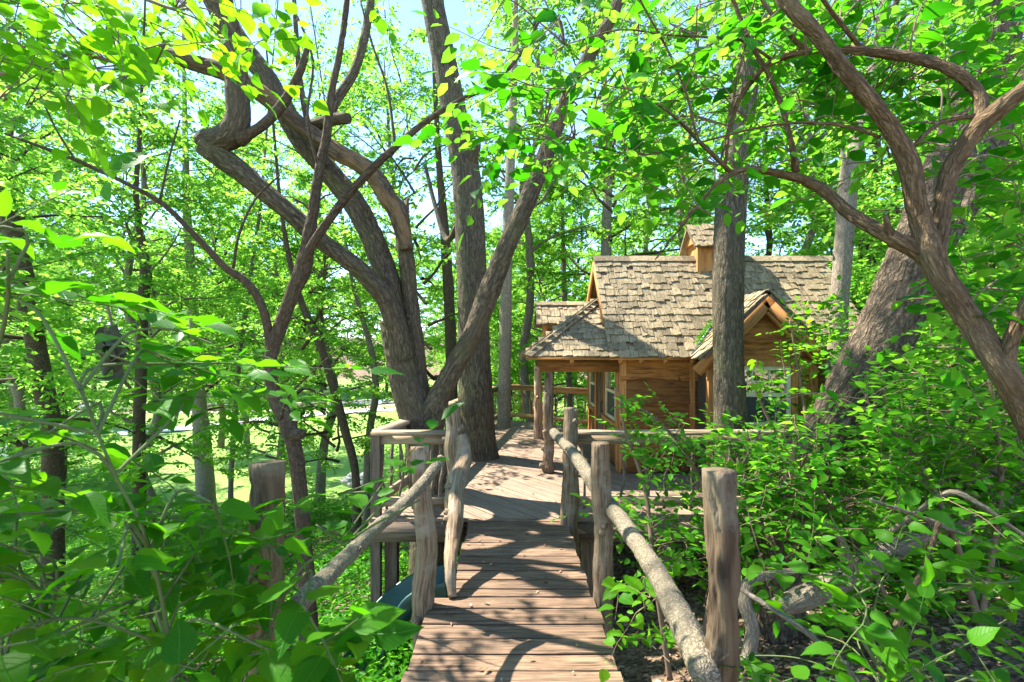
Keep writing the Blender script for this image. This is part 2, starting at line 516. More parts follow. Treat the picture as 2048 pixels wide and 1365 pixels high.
def ground_z(X, Y):
    X, Y = np.asarray(X, float), np.asarray(Y, float)
    z = -0.95 + 0.2 * np.clip(X, -30, 9) - 0.11 * np.clip(Y - 3, 0, 60)
    fl = -3.2
    k = 0.5
    z = fl + k * np.log1p(np.exp(np.clip((z - fl) / k, -30, 30)))
    z = z + 0.13 * np.clip(Y - 62, 0, 60) ** 1.0 * smoothstep(62, 90, Y)
    b = vnoise(np.stack([X * 0.5, Y * 0.5, X * 0], -1).reshape(-1, 3), 3).reshape(X.shape)
    b2 = vnoise(np.stack([X * 2.1, Y * 2.1, X * 0], -1).reshape(-1, 3), 4).reshape(X.shape)
    near = 1 - smoothstep(10, 20, np.hypot(X, Y))
    return z + (0.10 * b + 0.035 * b2) * (0.25 + 0.75 * near)

def gz(x, y):
    return float(ground_z(np.array([x]), np.array([y]))[0])

def sheet(xs, ys, zf):
    gx, gy = np.meshgrid(xs, ys)
    v = np.stack([gx, gy, zf(gx, gy)], -1).reshape(-1, 3)
    nx = len(xs)
    i = (np.arange(len(ys) - 1)[:, None] * nx + np.arange(nx - 1)[None]).ravel()
    mb = MB()
    mb.add(v, np.stack([i, i + 1, i + 1 + nx, i + nx], -1))
    return mb

def make_ground():
    m, nt, p = mat('ground')
    v = coords(nt, 'Object', (1, 1, 1))
    lit = N(nt, 'ShaderNodeTexVoronoi', Scale=26.0)
    w = coords(nt, 'Object', (1, 1.6, 1), warp=0.06, warp_scale=8)
    nt.links.new(w, lit.inputs['Vector'])
    litter = ramp(nt, lit.outputs['Color'], [(0.15, (0.06, 0.038, 0.022)), (0.5, (0.17, 0.105, 0.06)), (0.85, (0.34, 0.24, 0.155))])
    n1 = noise(nt, v, 1.2, 5.0, 0.7)
    litter = mix(nt, ramp(nt, n1, [(0.45, (0, 0, 0)), (0.65, (0.6,) * 3)]), litter, (0.05, 0.04, 0.025))
    g1 = noise(nt, v, 0.5, 6.0, 0.7)
    grass = ramp(nt, g1, [(0.3, (0.12, 0.24, 0.03)), (0.55, (0.22, 0.36, 0.06)), (0.75, (0.33, 0.42, 0.12))])
    sx = N(nt, 'ShaderNodeSeparateXYZ')
    nt.links.new(v, sx.inputs[0])
    # the lawn begins down in the valley
    f = mth(nt, 'ADD', mth(nt, 'MULTIPLY', sx.outputs[2], -1.0), mth(nt, 'MULTIPLY', noise(nt, v, 0.6, 4.0), 0.5))
    fac = ramp(nt, mth(nt, 'DIVIDE', f, 4.0), [(0.72, (0, 0, 0)), (0.80, (1, 1, 1))])
    nt.links.new(mix(nt, fac, litter, grass), p.inputs['Base Color'])
    p.inputs['Roughness'].default_value = 0.95
    bump(nt, p, lit.outputs['Distance'], 0.8, 0.03)
    return m

xs = np.concatenate([np.linspace(-160, -20, 40), np.linspace(-19, 14, 180), np.linspace(15, 160, 40)])
ys = np.concatenate([np.linspace(-30, -2, 12), np.linspace(-1.5, 30, 190), np.linspace(31, 220, 70)])
sheet(xs, ys, ground_z).build('ground', make_ground(), kind='structure')

def ribbon(path, width, lift, name, material, **props):
    C = catmull(np.array([(x, y, 0.0) for x, y in path]), 0.7)
    T = nrm(np.gradient(C, axis=0))
    S = np.stack([T[:, 1], -T[:, 0], T[:, 2] * 0], -1)
    m = 7
    rows = []
    for k in range(m):
        u = (k / (m - 1) - 0.5)
        wob = 0.06 * width * vnoise(np.stack([C[:, 0] * 0.4, C[:, 1] * 0.4, np.full(len(C), k * 1.0)], -1), 8) * abs(u) * 2
        q = C + S * (u * width + wob)[:, None]
        q[:, 2] = ground_z(q[:, 0], q[:, 1]) + lift
        rows.append(q)
    v = np.stack(rows, 1)
    n = len(C)
    i = (np.arange(n - 1)[:, None] * m + np.arange(m - 1)[None]).ravel()
    mb = MB()
    mb.add(v.reshape(-1, 3), np.stack([i, i + 1, i + 1 + m, i + m], -1))
    return mb.build(name, material, **props)

def two_tone(name, a, b, scale, rough=0.9):
    m, nt, p = mat(name)
    v = coords(nt, 'Object', (1, 1, 1))
    n = noise(nt, v, scale, 6.0, 0.7)
    nt.links.new(ramp(nt, n, [(0.35, a), (0.65, b)]), p.inputs['Base Color'])
    p.inputs['Roughness'].default_value = rough
    bump(nt, p, n, 0.3, 0.02)
    return m

ribbon([(-17, 13), (-20.5, 19), (-25.5, 25), (-24, 28), (-20.8, 29.3), (-14.4, 37.0), (-6, 42), (6, 49), (20, 54), (40, 58)], 1.9, 0.06, 'path',
       two_tone('pale_concrete', (0.50, 0.48, 0.46), (0.66, 0.64, 0.62), 2.0), kind='structure')
ribbon([(-60, 40), (-40, 42), (-25, 41), (-16, 43), (-8, 48), (4, 56), (20, 62), (50, 68)], 6.5, 0.03, 'creek_bank',
       two_tone('bare_earth', (0.20, 0.14, 0.09), (0.42, 0.34, 0.25), 0.8), kind='structure')
mw, ntw, pw = mat('creek_water')
pw.inputs['Base Color'].default_value = (0.10, 0.09, 0.055, 1)
pw.inputs['Roughness'].default_value = 0.08
bump(ntw, pw, noise(ntw, coords(ntw, 'Object', (1, 1, 1)), 3.0, 3.0), 0.15, 0.03)
ribbon([(-60, 40), (-40, 42), (-25, 41), (-16, 43), (-8, 48), (4, 56), (20, 62), (50, 68)], 4.0, 0.09, 'creek_water', mw, kind='structure')

# ------------------------------------------------------------------ leaves
def leaf_quads(mb, loc, d, n, size, wid=0.5, fold=0.18, droop=0.12):
    """many ovate leaves, two quads each, folded along the midrib"""
    loc, d, n = np.asarray(loc), nrm(d), np.asarray(n)
    n = nrm(n - d * np.sum(n * d, -1, keepdims=True))
    s = np.cross(d, n)
    L = np.asarray(size)[:, None]
    w = L * wid * 0.5
    base = loc
    tip = loc + d * L - n * L * droop
    a1, a2 = loc + d * L * 0.28 + n * fold * w, loc + d * L * 0.66 + n * (fold * w - L * droop * 0.3)
    v = np.stack([base, a1 + s * w, a2 + s * w * 0.86, tip, a2 - s * w * 0.86, a1 - s * w], 1)
    k = np.arange(len(loc))[:, None] * 6
    q = np.concatenate([k + np.array([[0, 1, 2, 3]]), k + np.array([[0, 3, 4, 5]])])
    mb.add(v.reshape(-1, 3), q)

def leaf_mesh(name, material, rng, wid=0.56, curl=0.2, fold=0.22, wav=0.022):
    """one large leaf, length 1 along +Y, normal +Z: pointed ovate blade with a short stalk"""
    prof = [(0.0, 0.0), (0.035, 0.42), (0.1, 0.74), (0.2, 0.94), (0.33, 1.0), (0.47, 0.93), (0.61, 0.76), (0.74, 0.53), (0.86, 0.27), (0.94, 0.1), (1.0, 0.0)]
    v, b = [], []
    bend = rng.uniform(0.6, 1.3) * curl
    tw = rng.uniform(-0.2, 0.2)
    for y, w in prof:
        z = -bend * y * y + 0.05 * math.sin(y * 3)
        for sgn in (-1, 0, 1):
            x = sgn * w * wid * 0.5
            zz = z + abs(x) * fold + (wav * math.sin(y * 17 + sgn * 1.3) if sgn else 0) * w + tw * x * y
            v.append((x + 0.04 * math.sin(y * 2.5), y + 0.02 * abs(sgn), zz))
            b.append((sgn * w, y, 0))
    q = []
    for i in range(len(prof) - 1):
        o = i * 3
        q += [(o, o + 1, o + 4, o + 3), (o + 1, o + 2, o + 5, o + 4)]
    mb = MB()
    mb.add(v, q, b=np.array(b))
    m0 = len(v)
    mb.add([(-0.008, -0.16, 0.02), (0.008, -0.16, 0.02), (0.008, 0.02, 0.0), (-0.008, 0.02, 0.0)], [(0, 1, 2, 3)], b=np.array([(0.0, 0.5, 0)] * 4))
    return mb.mesh(name, material)

rl = random.Random(5)
LEAF_MESHES = {}
for key, m_, wd in (('near', LEAF_NEAR, 0.56), ('lime', LEAF_LIME, 0.82), ('deep', LEAF_DEEP, 0.58), ('mid', LEAF_MID, 0.54)):
    LEAF_MESHES[key] = [leaf_mesh('leaf', m_, rl, wd * rl.uniform(0.9, 1.1), rl.uniform(0.05, 0.3), rl.uniform(0.04, 0.3)) for _ in range(8)]

def frame(loc, d, n, size):
    d = nrm(d)
    n = nrm(n - d * (n @ d))
    s = np.cross(d, n)
    return Matrix(((s[0] * size, d[0] * size, n[0] * size, loc[0]), (s[1] * size, d[1] * size, n[1] * size, loc[1]),
                   (s[2] * size, d[2] * size, n[2] * size, loc[2]), (0, 0, 0, 1)))

def spray(rng, start, d, length, size, gap=0.05, droop=0.25, opposite=True, up=(0, 0, 1), tilt=0.4):
    """a leafy twig: path rows (x, y, z, r) and leaves (loc, dir, normal, size)"""
    n = max(4, int(length / 0.04))
    p = np.array(start, float)
    d = nrm(d)
    P, leaves = [], []
    acc = gap * 0.6
    flip = rng.random() < 0.5
    up = np.array(up, float)
    for i in range(n + 1):
        f = i / n
        P.append((*p, 0.0024 * (1 - 0.7 * f) * (0.7 + length)))
        acc += length / n
        while acc > gap:
            acc -= gap
            side = nrm(np.cross(d, up))
            for sg in ((1, -1) if opposite else ((1,) if flip else (-1,))):
                if rng.random() < 0.08:
                    continue
                ld = nrm(d * rng.uniform(0.25, 0.75) + side * sg + up * rng.uniform(-0.25, 0.3))
                ln = nrm(up + np.array([rng.gauss(0, tilt) for _ in range(3)]))
                leaves.append((p + ld * size * 0.14, ld, ln, size * rng.uniform(0.5, 1.2) * (1 - 0.35 * f ** 3)))
            flip = not flip
        d = nrm(d + np.array((rng.gauss(0, 0.09), rng.gauss(0, 0.09), rng.gauss(0, 0.06) - droop * length / n)))
        p = p + d * length / n
    leaves.append((p, d, nrm(up + np.array([rng.gauss(0, 0.4) for _ in range(3)])), size * 0.9))
    return np.array(P), leaves

def leafy(parent, leaves, key, max_single=260, mass_mat=None, min_px=16, wid=0.55):
    """the leaves that show largest are objects of their own; the rest are one mass"""
    org = world_loc(parent)
    sc = []
    for L in leaves:
        p = L[0]
        px = -1
        if p[1] > 0.25:
            x, y = proj(p)
            if -30 < x < 2078 and -30 < y < 1395:
                px = L[3] / p[1] * FPX
        sc.append(px)
    order = np.argsort(-np.array(sc))
    single = [i for i in order[:max_single] if sc[i] >= min_px]
    rest = sorted(set(range(len(leaves))) - set(single))
    for k, i in enumerate(single):
        loc, d, n, s = leaves[i]
        o = obj('leaf', LEAF_MESHES[key][(k * 5) % 8], parent)
        o.matrix_local = frame(np.asarray(loc) - org, np.asarray(d), np.asarray(n), s)
    if rest:
        mb = MB()
        A = [leaves[i] for i in rest]
        leaf_quads(mb, np.array([a[0] for a in A]), np.array([a[1] for a in A]), np.array([a[2] for a in A]), np.array([a[3] for a in A]), wid=wid)
        mb.build('foliage', mass_mat, parent, kind='stuff')
    return len(single), len(rest)

# ------------------------------------------------------------------ boardwalk
rng = random.Random(11)
walk = thing('boardwalk', 'brown plank boardwalk leading from the foreground to the treehouse deck', 'boardwalk', (0, 2.4, 0))
y = -0.6
k = 0
while y < 4.70:
    near = y < 3.10
    w = rng.choice((0.138, 0.138, 0.142, 0.136, 0.185 if near else 0.12, 0.1))
    if y + w > 4.73:
        w = 4.73 - y
    x0, x1 = (-0.53, 0.535) if near else (-0.40, 0.515)
    x0 += rng.uniform(-0.012, 0.012)
    x1 += rng.uniform(-0.012, 0.012)
    z = rng.uniform(-0.004, 0.003) + (0.006 if not near else 0)
    mb = MB()
    # worn plank: a few cuts along its length so the edges are not ruler straight
    n = 9
    gx = np.linspace(x0, x1, n)
    tl = rng.uniform(-0.003, 0.003)
    e0 = y + 0.004 + np.array([rng.uniform(0, 0.0035) for _ in range(n)])
    e1 = y + w - 0.004 - np.array([rng.uniform(0, 0.0035) for _ in range(n)])
    sag = np.array([rng.uniform(-0.002, 0.0015) for _ in range(n)])
    v = []
    for i in range(n):
        v += [(gx[i], e0[i], z - 0.034), (gx[i], e0[i], z - 0.003 + sag[i] - tl), (gx[i], e0[i] + 0.004, z + sag[i] - tl), (gx[i], e1[i] - 0.004, z + sag[i] + tl), (gx[i], e1[i], z - 0.003 + sag[i] + tl), (gx[i], e1[i], z - 0.034)]
    q = [(i * 6 + j, i * 6 + (j + 1) % 6, (i + 1) * 6 + (j + 1) % 6, (i + 1) * 6 + j) for i in range(n - 1) for j in range(6)]
    q = [tuple(reversed(f)) for f in q]
    t = [(0, 1, 2), (0, 2, 3), (0, 3, 5), (3, 4, 5)]
    m6 = (n - 1) * 6
    t2 = [(m6 + a, m6 + c, m6 + b) for a, b, c in t]
    v = np.array(v)
    b = np.stack([v[:, 1] + k * 0.37, v[:, 2], v[:, 0] + k * 1.7], -1)
    mb.add(v, q, [(a, c, b_) for a, b_, c in t2] + [(a, c, b_) for a, b_, c in t], b)
    mb.build('plank', PLANK, walk, smooth=False)
    y += w
    k += 1
for x in (-0.36, 0.44):
    MB().beam((x, -0.6, -0.115), (x, 4.66, -0.115), 0.05, 0.15).build('stringer', BEAM, walk)
for (x, yy) in ((-0.36, 3.05), (0.47, 3.2), (-0.36, 1.0), (0.47, 1.3)):
    g = gz(x, yy)
    MB().box(x - 0.045, x + 0.045, yy - 0.045, yy + 0.045, g - 0.15, -0.19).build('support_post', BEAM, walk, smooth=False)

# ------------------------------------------------------------------ deck with diagonal boards
def clip(poly, a, b, c):
    out = []
    for i in range(len(poly)):
        p, q = poly[i], poly[(i + 1) % len(poly)]
        dp, dq = a * p[0] + b * p[1] - c, a * q[0] + b * q[1] - c
        if dp <= 0:
            out.append(p)
        if (dp < 0 < dq) or (dq < 0 < dp):
            t = dp / (dp - dq)
            out.append((p[0] + (q[0] - p[0]) * t, p[1] + (q[1] - p[1]) * t))
    return out

deck = thing('deck', 'brown diagonal board deck around the trees in front of the cabin', 'deck', (1.5, 7.0, 0))
DPOLY = [(-1.36, 4.74), (5.0, 4.74), (5.0, 9.1), (1.75, 10.0), (-0.30, 11.55)]
dx, dyv = 0.64, -0.77
nx_, ny_ = 0.77, 0.64
c0 = min(nx_ * p[0] + ny_ * p[1] for p in DPOLY)
c1 = max(nx_ * p[0] + ny_ * p[1] for p in DPOLY)
c = c0
rng = random.Random(3)
while c < c1:
    w = 0.138
    pl = clip(clip(DPOLY, nx_, ny_, c + w - 0.0035), -nx_, -ny_, -(c + 0.0035))
    if len(pl) >= 3:
        zt = rng.uniform(-0.003, 0.003)
        mb = MB()
        P3 = np.array([(p[0], p[1], zt - 0.03) for p in pl])
        mb.prism(P3, (0, 0, 0.03))
        vv = mb.v[0]
        mb.b[0] = np.stack([vv[:, 0] * nx_ + vv[:, 1] * ny_, vv[:, 2], vv[:, 0] * dx + vv[:, 1] * dyv], -1) + np.array((0, 0, c * 3.1))
        mb.build('deck_board', DECK, deck, smooth=False)
    c += w
MB().beam((-1.36, 4.765, -0.13), (-0.46, 4.765, -0.13), 0.04, 0.19).build('rim_beam', BEAM, deck)
MB().beam((0.56, 4.765, -0.13), (5.0, 4.765, -0.13), 0.04, 0.19).build('rim_beam', BEAM, deck)
MB().beam((-0.46, 4.79, -0.12), (0.56, 4.79, -0.12), 0.04, 0.16).build('rim_beam', BEAM, deck)
MB().beam((-1.34, 4.8, -0.13), (-0.30, 11.5, -0.13), 0.04, 0.19).build('rim_beam', BEAM, deck)
for yy in (5.4, 6.1, 6.8, 7.5, 8.2):
    MB().beam((-1.1, yy, -0.11), (4.95, yy, -0.11), 0.04, 0.14).build('joist', BEAM, deck)
for (x, yy) in ((1.5, 4.9), (0.75, 4.95), (3.0, 4.9), (4.8, 4.9), (-1.2, 5.0), (1.4, 8.2), (4.6, 8.4), (-0.2, 10.8)):
    MB().box(x - 0.06, x + 0.06, yy - 0.06, yy + 0.06, gz(x, yy) - 0.2, -0.19).build('support_post', BEAM, deck, smooth=False)

# ------------------------------------------------------------------ log posts and handrails
def log_part(parent, name, P, material, seg=20, seed=0, lump=0.10, knots=4, ridge=0.005, tilt=0):
    mb = MB()
    C = tube(mb, P, seg, 0.02, lump, ridge, seed, ridge_w=0.022)
    rr = random.Random(seed)
    for _ in range(knots):                                         # sawn branch stubs
        i = rr.randrange(4, max(5, len(C) - 3))
        th = rr.uniform(0, 6.28)
        r = C[i, 3]
        d = nrm(np.array((math.cos(th), math.sin(th), rr.uniform(0.1, 0.6))))
        p = C[i, :3]
        q = p + d * (r + rr.uniform(0.01, 0.045))
        s = rr.uniform(0.25, 0.4) * r
        tube(mb, [(*p, s * 1.8), (*(p + d * r * 0.9), s * 1.35), (*q, s)], 8, 0.015, 0.12, 0, seed + 3)
    return mb.build(name, material, parent)

def post_rows(px, Y, X, z0, z1, r0, r1, seed, wob=0.02):
    rr = random.Random(seed)
    rows = []
    for i in range(8):
        f = i / 7
        rows.append((X + rr.uniform(-wob, wob), Y + rr.uniform(-wob, wob), z0 + (z1 - z0) * f, r0 + (r1 - r0) * f + rr.uniform(-0.008, 0.008)))
    return rows

hl = thing('log_handrail', 'rustic log handrail with stout cut posts left of the boardwalk', 'handrail', (-0.6, 2.4, 0))
log_part(hl, 'post', post_rows(0, 1.36, -0.675, gz(-.6, 1.3) - 0.2, 1.29, 0.068, 0.046, 1), LOG_DARK, 40, 21, 0.12, 4, 0.006)
log_part(hl, 'post', post_rows(0, 3.12, -0.555, gz(-.5, 3.1) - 0.2, 1.0, 0.075, 0.058, 2), LOG, 24, 22, 0.12, 5)
log_part(hl, 'post', post_rows(0, 4.52, -0.525, -0.25, 1.075, 0.068, 0.062, 3), LOG, 24, 23, 0.12, 5)
log_part(hl, 'rail_log', limb_px([(884, 918, 3.05, 19), (850, 962, 2.9, 22), (800, 1014, 2.55, 24), (740, 1068, 2.15, 27), (660, 1148, 1.75, 33), (590, 1215, 1.42, 39)]), BARK_LICHEN, 18, 24, 0.1, 1, 0.002)
log_part(hl, 'brace_log', limb_px([(905, 1195, 3.22, 17), (901, 1140, 3.3, 24), (905, 1080, 3.5, 27), (912, 1010, 3.75, 30), (916, 960, 4.0, 30), (928, 915, 4.25, 30), (926, 876, 4.38, 26)]), LOG, 22, 25, 0.14, 5)

hr = thing('log_handrail', 'rustic lichen covered log handrail with debarked posts right of the boardwalk', 'handrail', (0.6, 2.4, 0))
log_part(hr, 'post', post_rows(0, 1.40, 0.578, gz(.55, 1.4) - 0.2, 1.262, 0.062, 0.036, 4, 0.012), LOG_DARK, 44, 31, 0.2, 9, 0.007)
log_part(hr, 'post', post_rows(0, 3.22, 0.585, gz(.58, 3.2) - 0.2, 1.0, 0.068, 0.058, 5), LOG, 24, 32, 0.12, 5)
log_part(hr, 'post', post_rows(0, 4.60, 0.53, -0.30, 1.07, 0.082, 0.056, 6, 0.016), LOG, 24, 33, 0.14, 6)
log_part(hr, 'rail_log', limb_px([(1108, 866, 4.95, 19), (1148, 910, 4.3, 23), (1200, 985, 3.5, 29), (1250, 1052, 2.9, 33), (1310, 1142, 2.2, 41), (1368, 1250, 1.65, 52), (1412, 1352, 1.3, 58)]), BARK_LICHEN, 22, 34, 0.09, 4, 0.003)

# ------------------------------------------------------------------ deck railings with crooked branch balusters
def railing(name, label, A, B, ztop, n, wood, stick, seed, zbot=0.13, cap_w=0.14, ends=(1, 1)):
    A, B = np.array((*A, 0.0)), np.array((*B, 0.0))
    t = thing(name, label, 'railing', (A + B) / 2)
    d = nrm(B - A)
    MB().beam(A + (0, 0, ztop - 0.018), B + (0, 0, ztop - 0.018), cap_w, 0.036, ext=0.05).build('cap_rail', wood, t)
    MB().beam(A + (0, 0, ztop - 0.083), B + (0, 0, ztop - 0.083), 0.04, 0.09).build('top_rail', wood, t)
    MB().beam(A + (0, 0, zbot), B + (0, 0, zbot), 0.04, 0.085).build('bottom_rail', wood, t)
    rr = random.Random(seed)
    side = np.array((d[1], -d[0], 0)) * 0.028
    for i in range(n):
        f = (i + 0.5 + rr.uniform(-0.25, 0.25)) / n
        p = A + (B - A) * f - side
        q = A + (B - A) * min(0.98, max(0.02, f + rr.uniform(-0.35, 0.35) / n)) - side
        r = rr.uniform(0.011, 0.019)
        rows = []
        for j in range(6):
            g = j / 5
            c = p + (q - p) * g
            w = 0.022 * math.sin(g * math.pi)
            rows.append((c[0] + d[0] * rr.uniform(-w, w) * 1.4, c[1] + d[1] * rr.uniform(-w, w) * 1.4 , (zbot - 0.08) + (ztop - 0.05 - zbot + 0.05) * g, r * rr.uniform(0.8, 1.15)))
        mb = MB()
        tube(mb, rows, 8, 0.04, 0.12, 0, seed + i)
        mb.build('baluster', stick, t)
    return t

railing('deck_railing', 'weathered deck railing behind leafy shrubs right of the boardwalk', (0.62, 4.86), (4.95, 4.86), 0.815, 22, RAILW, BARK_GREY, 41)
railing('deck_railing', 'short weathered railing in front of the forked tree', (-1.30, 4.84), (-0.60, 4.84), 0.815, 5, RAILW, BARK_GREY, 42)
railing('deck_railing', 'weathered side railing running back behind the forked tree', (-1.30, 4.95), (-0.28, 11.4), 0.815, 30, RAILW, BARK_GREY, 43)
railing('deck_railing', 'orange cedar railing with branch balusters at the far end of the deck', (-0.10, 11.45), (1.72, 10.05), 0.815, 18, CEDAR, SPLIT, 44)
mb = MB()
mb.box(-1.36, -1.27, 4.80, 4.89, gz(-1.3, 4.8) - 0.2, 0.775)
mb.build('corner_post', BEAM, deck, smooth=False)

# ------------------------------------------------------------------ cabin
cab = thing('cabin', 'small orange brown wooden cabin with shingled roof on the deck', 'cabin', (2.9, 7.5, 0.0))
EZ, EY, RY, RZ = 1.52, 6.2, 7.45, 2.96
GX0, GX1 = 1.215, 4.62
WX0, WX1, WY0, WY1 = 1.40, 4.40, 6.50, 9.0
RYB = 9.2
rng = random.Random(77)

def live_planks(parent, x0, x1, yf, z0, z1, seed, hgt=0.27, clipf=None):
    """overlapping horizontal siding boards with a wavy natural lower edge, facing -Y"""
    rr = random.Random(seed)
    z = z0
    k = 0
    while z < z1 - 0.02:
        h = min(hgt * rr.uniform(0.8, 1.2), z1 - z)
        n = 26
        gx = np.linspace(x0, x1, n)
        lo = z + 0.045 * vnoise(np.stack([gx * 2.3, np.full(n, k * 3.1), np.full(n, seed * 1.0)], -1), seed) + 0.010 * vnoise(np.stack([gx * 9, np.full(n, k * 3.1), np.full(n, seed * 1.0)], -1), seed)
        lo -= 0.02
        hi = np.full(n, min(z + h + 0.01, z1))
        if clipf is not None:
            hi = np.minimum(hi, clipf(gx))
            lo = np.minimum(lo, hi)
        mb = MB()
        v = []
        for i in range(n):
            v += [(gx[i], yf - 0.055, lo[i]), (gx[i], yf - 0.004, hi[i]), (gx[i], yf, hi[i]), (gx[i], yf, lo[i])]
        q = [(i * 4 + j, (i + 1) * 4 + j, (i + 1) * 4 + (j + 1) % 4, i * 4 + (j + 1) % 4) for i in range(n - 1) for j in range(4)]
        if (hi - lo).max() > 0.02:
            mb.add(v, q)
            mb.build('plank', SIDING, parent, smooth=False)
        z += h
        k += 1

# wall cores; openings are left where the windows are
def wall_core(name, boxes):
    mb = MB()
    for b in boxes:
        mb.box(*b)
    return mb.build(name, INSIDE, cab, smooth=False)
w_front = wall_core('wall', [(WX0, 2.42, WY0, WY0 + 0.06, 0.01, 1.76), (3.60, WX1, WY0, WY0 + 0.06, 0.01, 1.76)])
live_planks(w_front, WX0, 2.42, WY0, 0.03, 1.74, 5)
live_planks(w_front, 3.60, WX1, WY0, 0.03, 1.74, 6)
mb = MB()
mb.box(WX0, WX1, WY1 - 0.06, WY1, 0.01, 1.5)
mb.prism([(WX1 - 0.06, WY0, 0.01), (WX1 - 0.06, WY1, 0.01), (WX1 - 0.06, WY1, 1.6), (WX1 - 0.06, RY, RZ - 0.1), (WX1 - 0.06, WY0, 1.76)], (0.06, 0, 0))
mb.build('rear_wall', SIDING, cab, smooth=False)
MB().box(WX0, WX1, WY0 + 0.06, WY1 - 0.06, 0.012, 0.03).build('floor_board', INSIDE, cab, smooth=False)
# porch wall (faces -X): two windows and a door between
pw_ = MB()
def pbox(y0, y1, z0, z1):
    pw_.box(WX0, WX0 + 0.06, y0, y1, z0, z1)
pbox(6.50, 6.66, 0.01, 1.76); pbox(6.66, 7.38, 0.01, 0.62); pbox(6.66, 7.38, 1.40, 1.76); pbox(7.38, 7.50, 0.01, 1.76)
pbox(7.50, 8.16, 1.42, 1.76); pbox(8.16, 8.28, 0.01, 1.76); pbox(8.28, 8.90, 0.01, 0.62); pbox(8.28, 8.90, 1.40, 1.76); pbox(8.90, 9.0, 0.01, 1.6)
pw_.prism([(WX0, WY0, 1.762), (WX0, RY, RZ - 0.08), (WX0, WY1, 1.605), (WX0, WY1, 1.602)], (0.055, 0, 0))
pwall = pw_.build('porch_wall', SIDING, cab, smooth=False)
# shingled gable above the porch
for zz in np.arange(1.95, 2.8, 0.11):
    half = (RZ - 0.1 - zz) / 1.152
    yy = RY - half
    while yy < RY + half - 0.02:
        w = rng.uniform(0.09, 0.15)
        y2 = min(yy + w, RY + half)
        mb = MB()
        mb.prism([(WX0 - 0.02, yy + 0.003, zz), (WX0 - 0.02, y2 - 0.003, zz), (WX0 - 0.004, y2 - 0.003, zz + 0.12), (WX0 - 0.004, yy + 0.003, zz + 0.12)], (0.012, 0, 0))
        mb.build('gable_shingle', TRIM, pwall, smooth=False)
        yy += w
for yy in (6.56, 7.44, 8.22, 8.95):                                 # live edge uprights
    mb = MB()
    P = [(WX0 - 0.022, yy + rng.uniform(-.01, .01), z, 0.05 * rng.uniform(0.85, 1.15)) for z in np.linspace(0.0, 1.7, 8)]
    tube(mb, P, 8, 0.06, 0.15, 0, int(yy * 10))
    v = mb.v[0]
    v[:, 0] = (v[:, 0] - (WX0 - 0.022)) * 0.45 + WX0 - 0.022
    mb.build('upright', TRIM, cab)

def sash_window(parent_name, origin, u, n, w, h, grid=(3, 2), lower_screen=True, sill=True):
    """double-hung window at origin (lower left), u across, n outwards"""
    o3, u, n = np.array(origin, float), np.array(u, float), np.array(n, float)
    z = np.array((0, 0, 1.0))
    win = thing('window', '', '', o3)
    del win['label'], win['category']
    win.parent = cab
    win.location = o3 - world_loc(cab)
    def bar(a0, a1, b0, b1, d0, d1, name, m, parent=win):
        P = o3 + u * a0 + z * b0 + n * d0
        mb = MB()
        mb.prism([P, P + u * (a1 - a0), P + u * (a1 - a0) + z * (b1 - b0), P + z * (b1 - b0)], n * (d1 - d0))
        return mb.build(name, m, parent, smooth=False)
    f = 0.045
    bar(0, f, 0, h, -0.03, 0.035, 'frame', CREAM); bar(w - f, w, 0, h, -0.03, 0.035, 'frame', CREAM)
    bar(f, w - f, h - f, h, -0.03, 0.034, 'frame', CREAM); bar(f, w - f, 0, f, -0.03, 0.034, 'frame', CREAM)
    mid = h * 0.52
    bar(f, w - f, mid - 0.022, mid + 0.022, -0.02, 0.028, 'meeting_rail', CREAM)
    bar(f, w - f, mid + 0.022, h - f, -0.004, 0.004, 'pane', GLASS)
    bar(f, w - f, f, mid - 0.022, -0.012, -0.006, 'pane', GLASS)
    if lower_screen:
        bar(f, w - f, f, mid - 0.022, 0.008, 0.012, 'insect_screen', SCREEN)
    for i in range(1, grid[0]):
        x = f + (w - 2 * f) * i / grid[0]
        bar(x - 0.008, x + 0.008, mid + 0.022, h - f, 0.005, 0.014, 'muntin', CREAM)
    for i in range(1, grid[1]):
        zz = mid + 0.022 + (h - f - mid - 0.022) * i / grid[1]
        bar(f, w - f, zz - 0.008, zz + 0.008, 0.006, 0.015, 'muntin', CREAM)
    if sill:
        bar(-0.05, w + 0.05, -0.05, -0.002, -0.02, 0.075, 'sill', TRIM)
    return win

sash_window('w', (WX0 + 0.01, 7.38, 0.64), (0, -1, 0), (-1, 0, 0), 0.72, 0.74, (1, 1))
sash_window('w', (WX0 + 0.01, 8.90, 0.64), (0, -1, 0), (-1, 0, 0), 0.62, 0.74, (1, 1))
door = MB().box(WX0 + 0.01, WX0 + 0.045, 7.505, 8.155, 0.02, 1.415).build('door', SIDING, cab, smooth=False)
for yy in (7.6, 7.78, 7.96, 8.10):
    MB().box(WX0 - 0.008, WX0 + 0.0095, yy - 0.07, yy + 0.06, 0.04, 1.40).build('door_board', BEAM, door, smooth=False)
mb = MB()
tube(mb, [(WX0 - 0.01, 7.58, 0.82, 0.008), (WX0 - 0.05, 7.58, 0.80, 0.009), (WX0 - 0.05, 7.58, 0.68, 0.009), (WX0 - 0.01, 7.58, 0.66, 0.008)], 6, 0.02, 0)
mb.build('handle', BLACK, door)

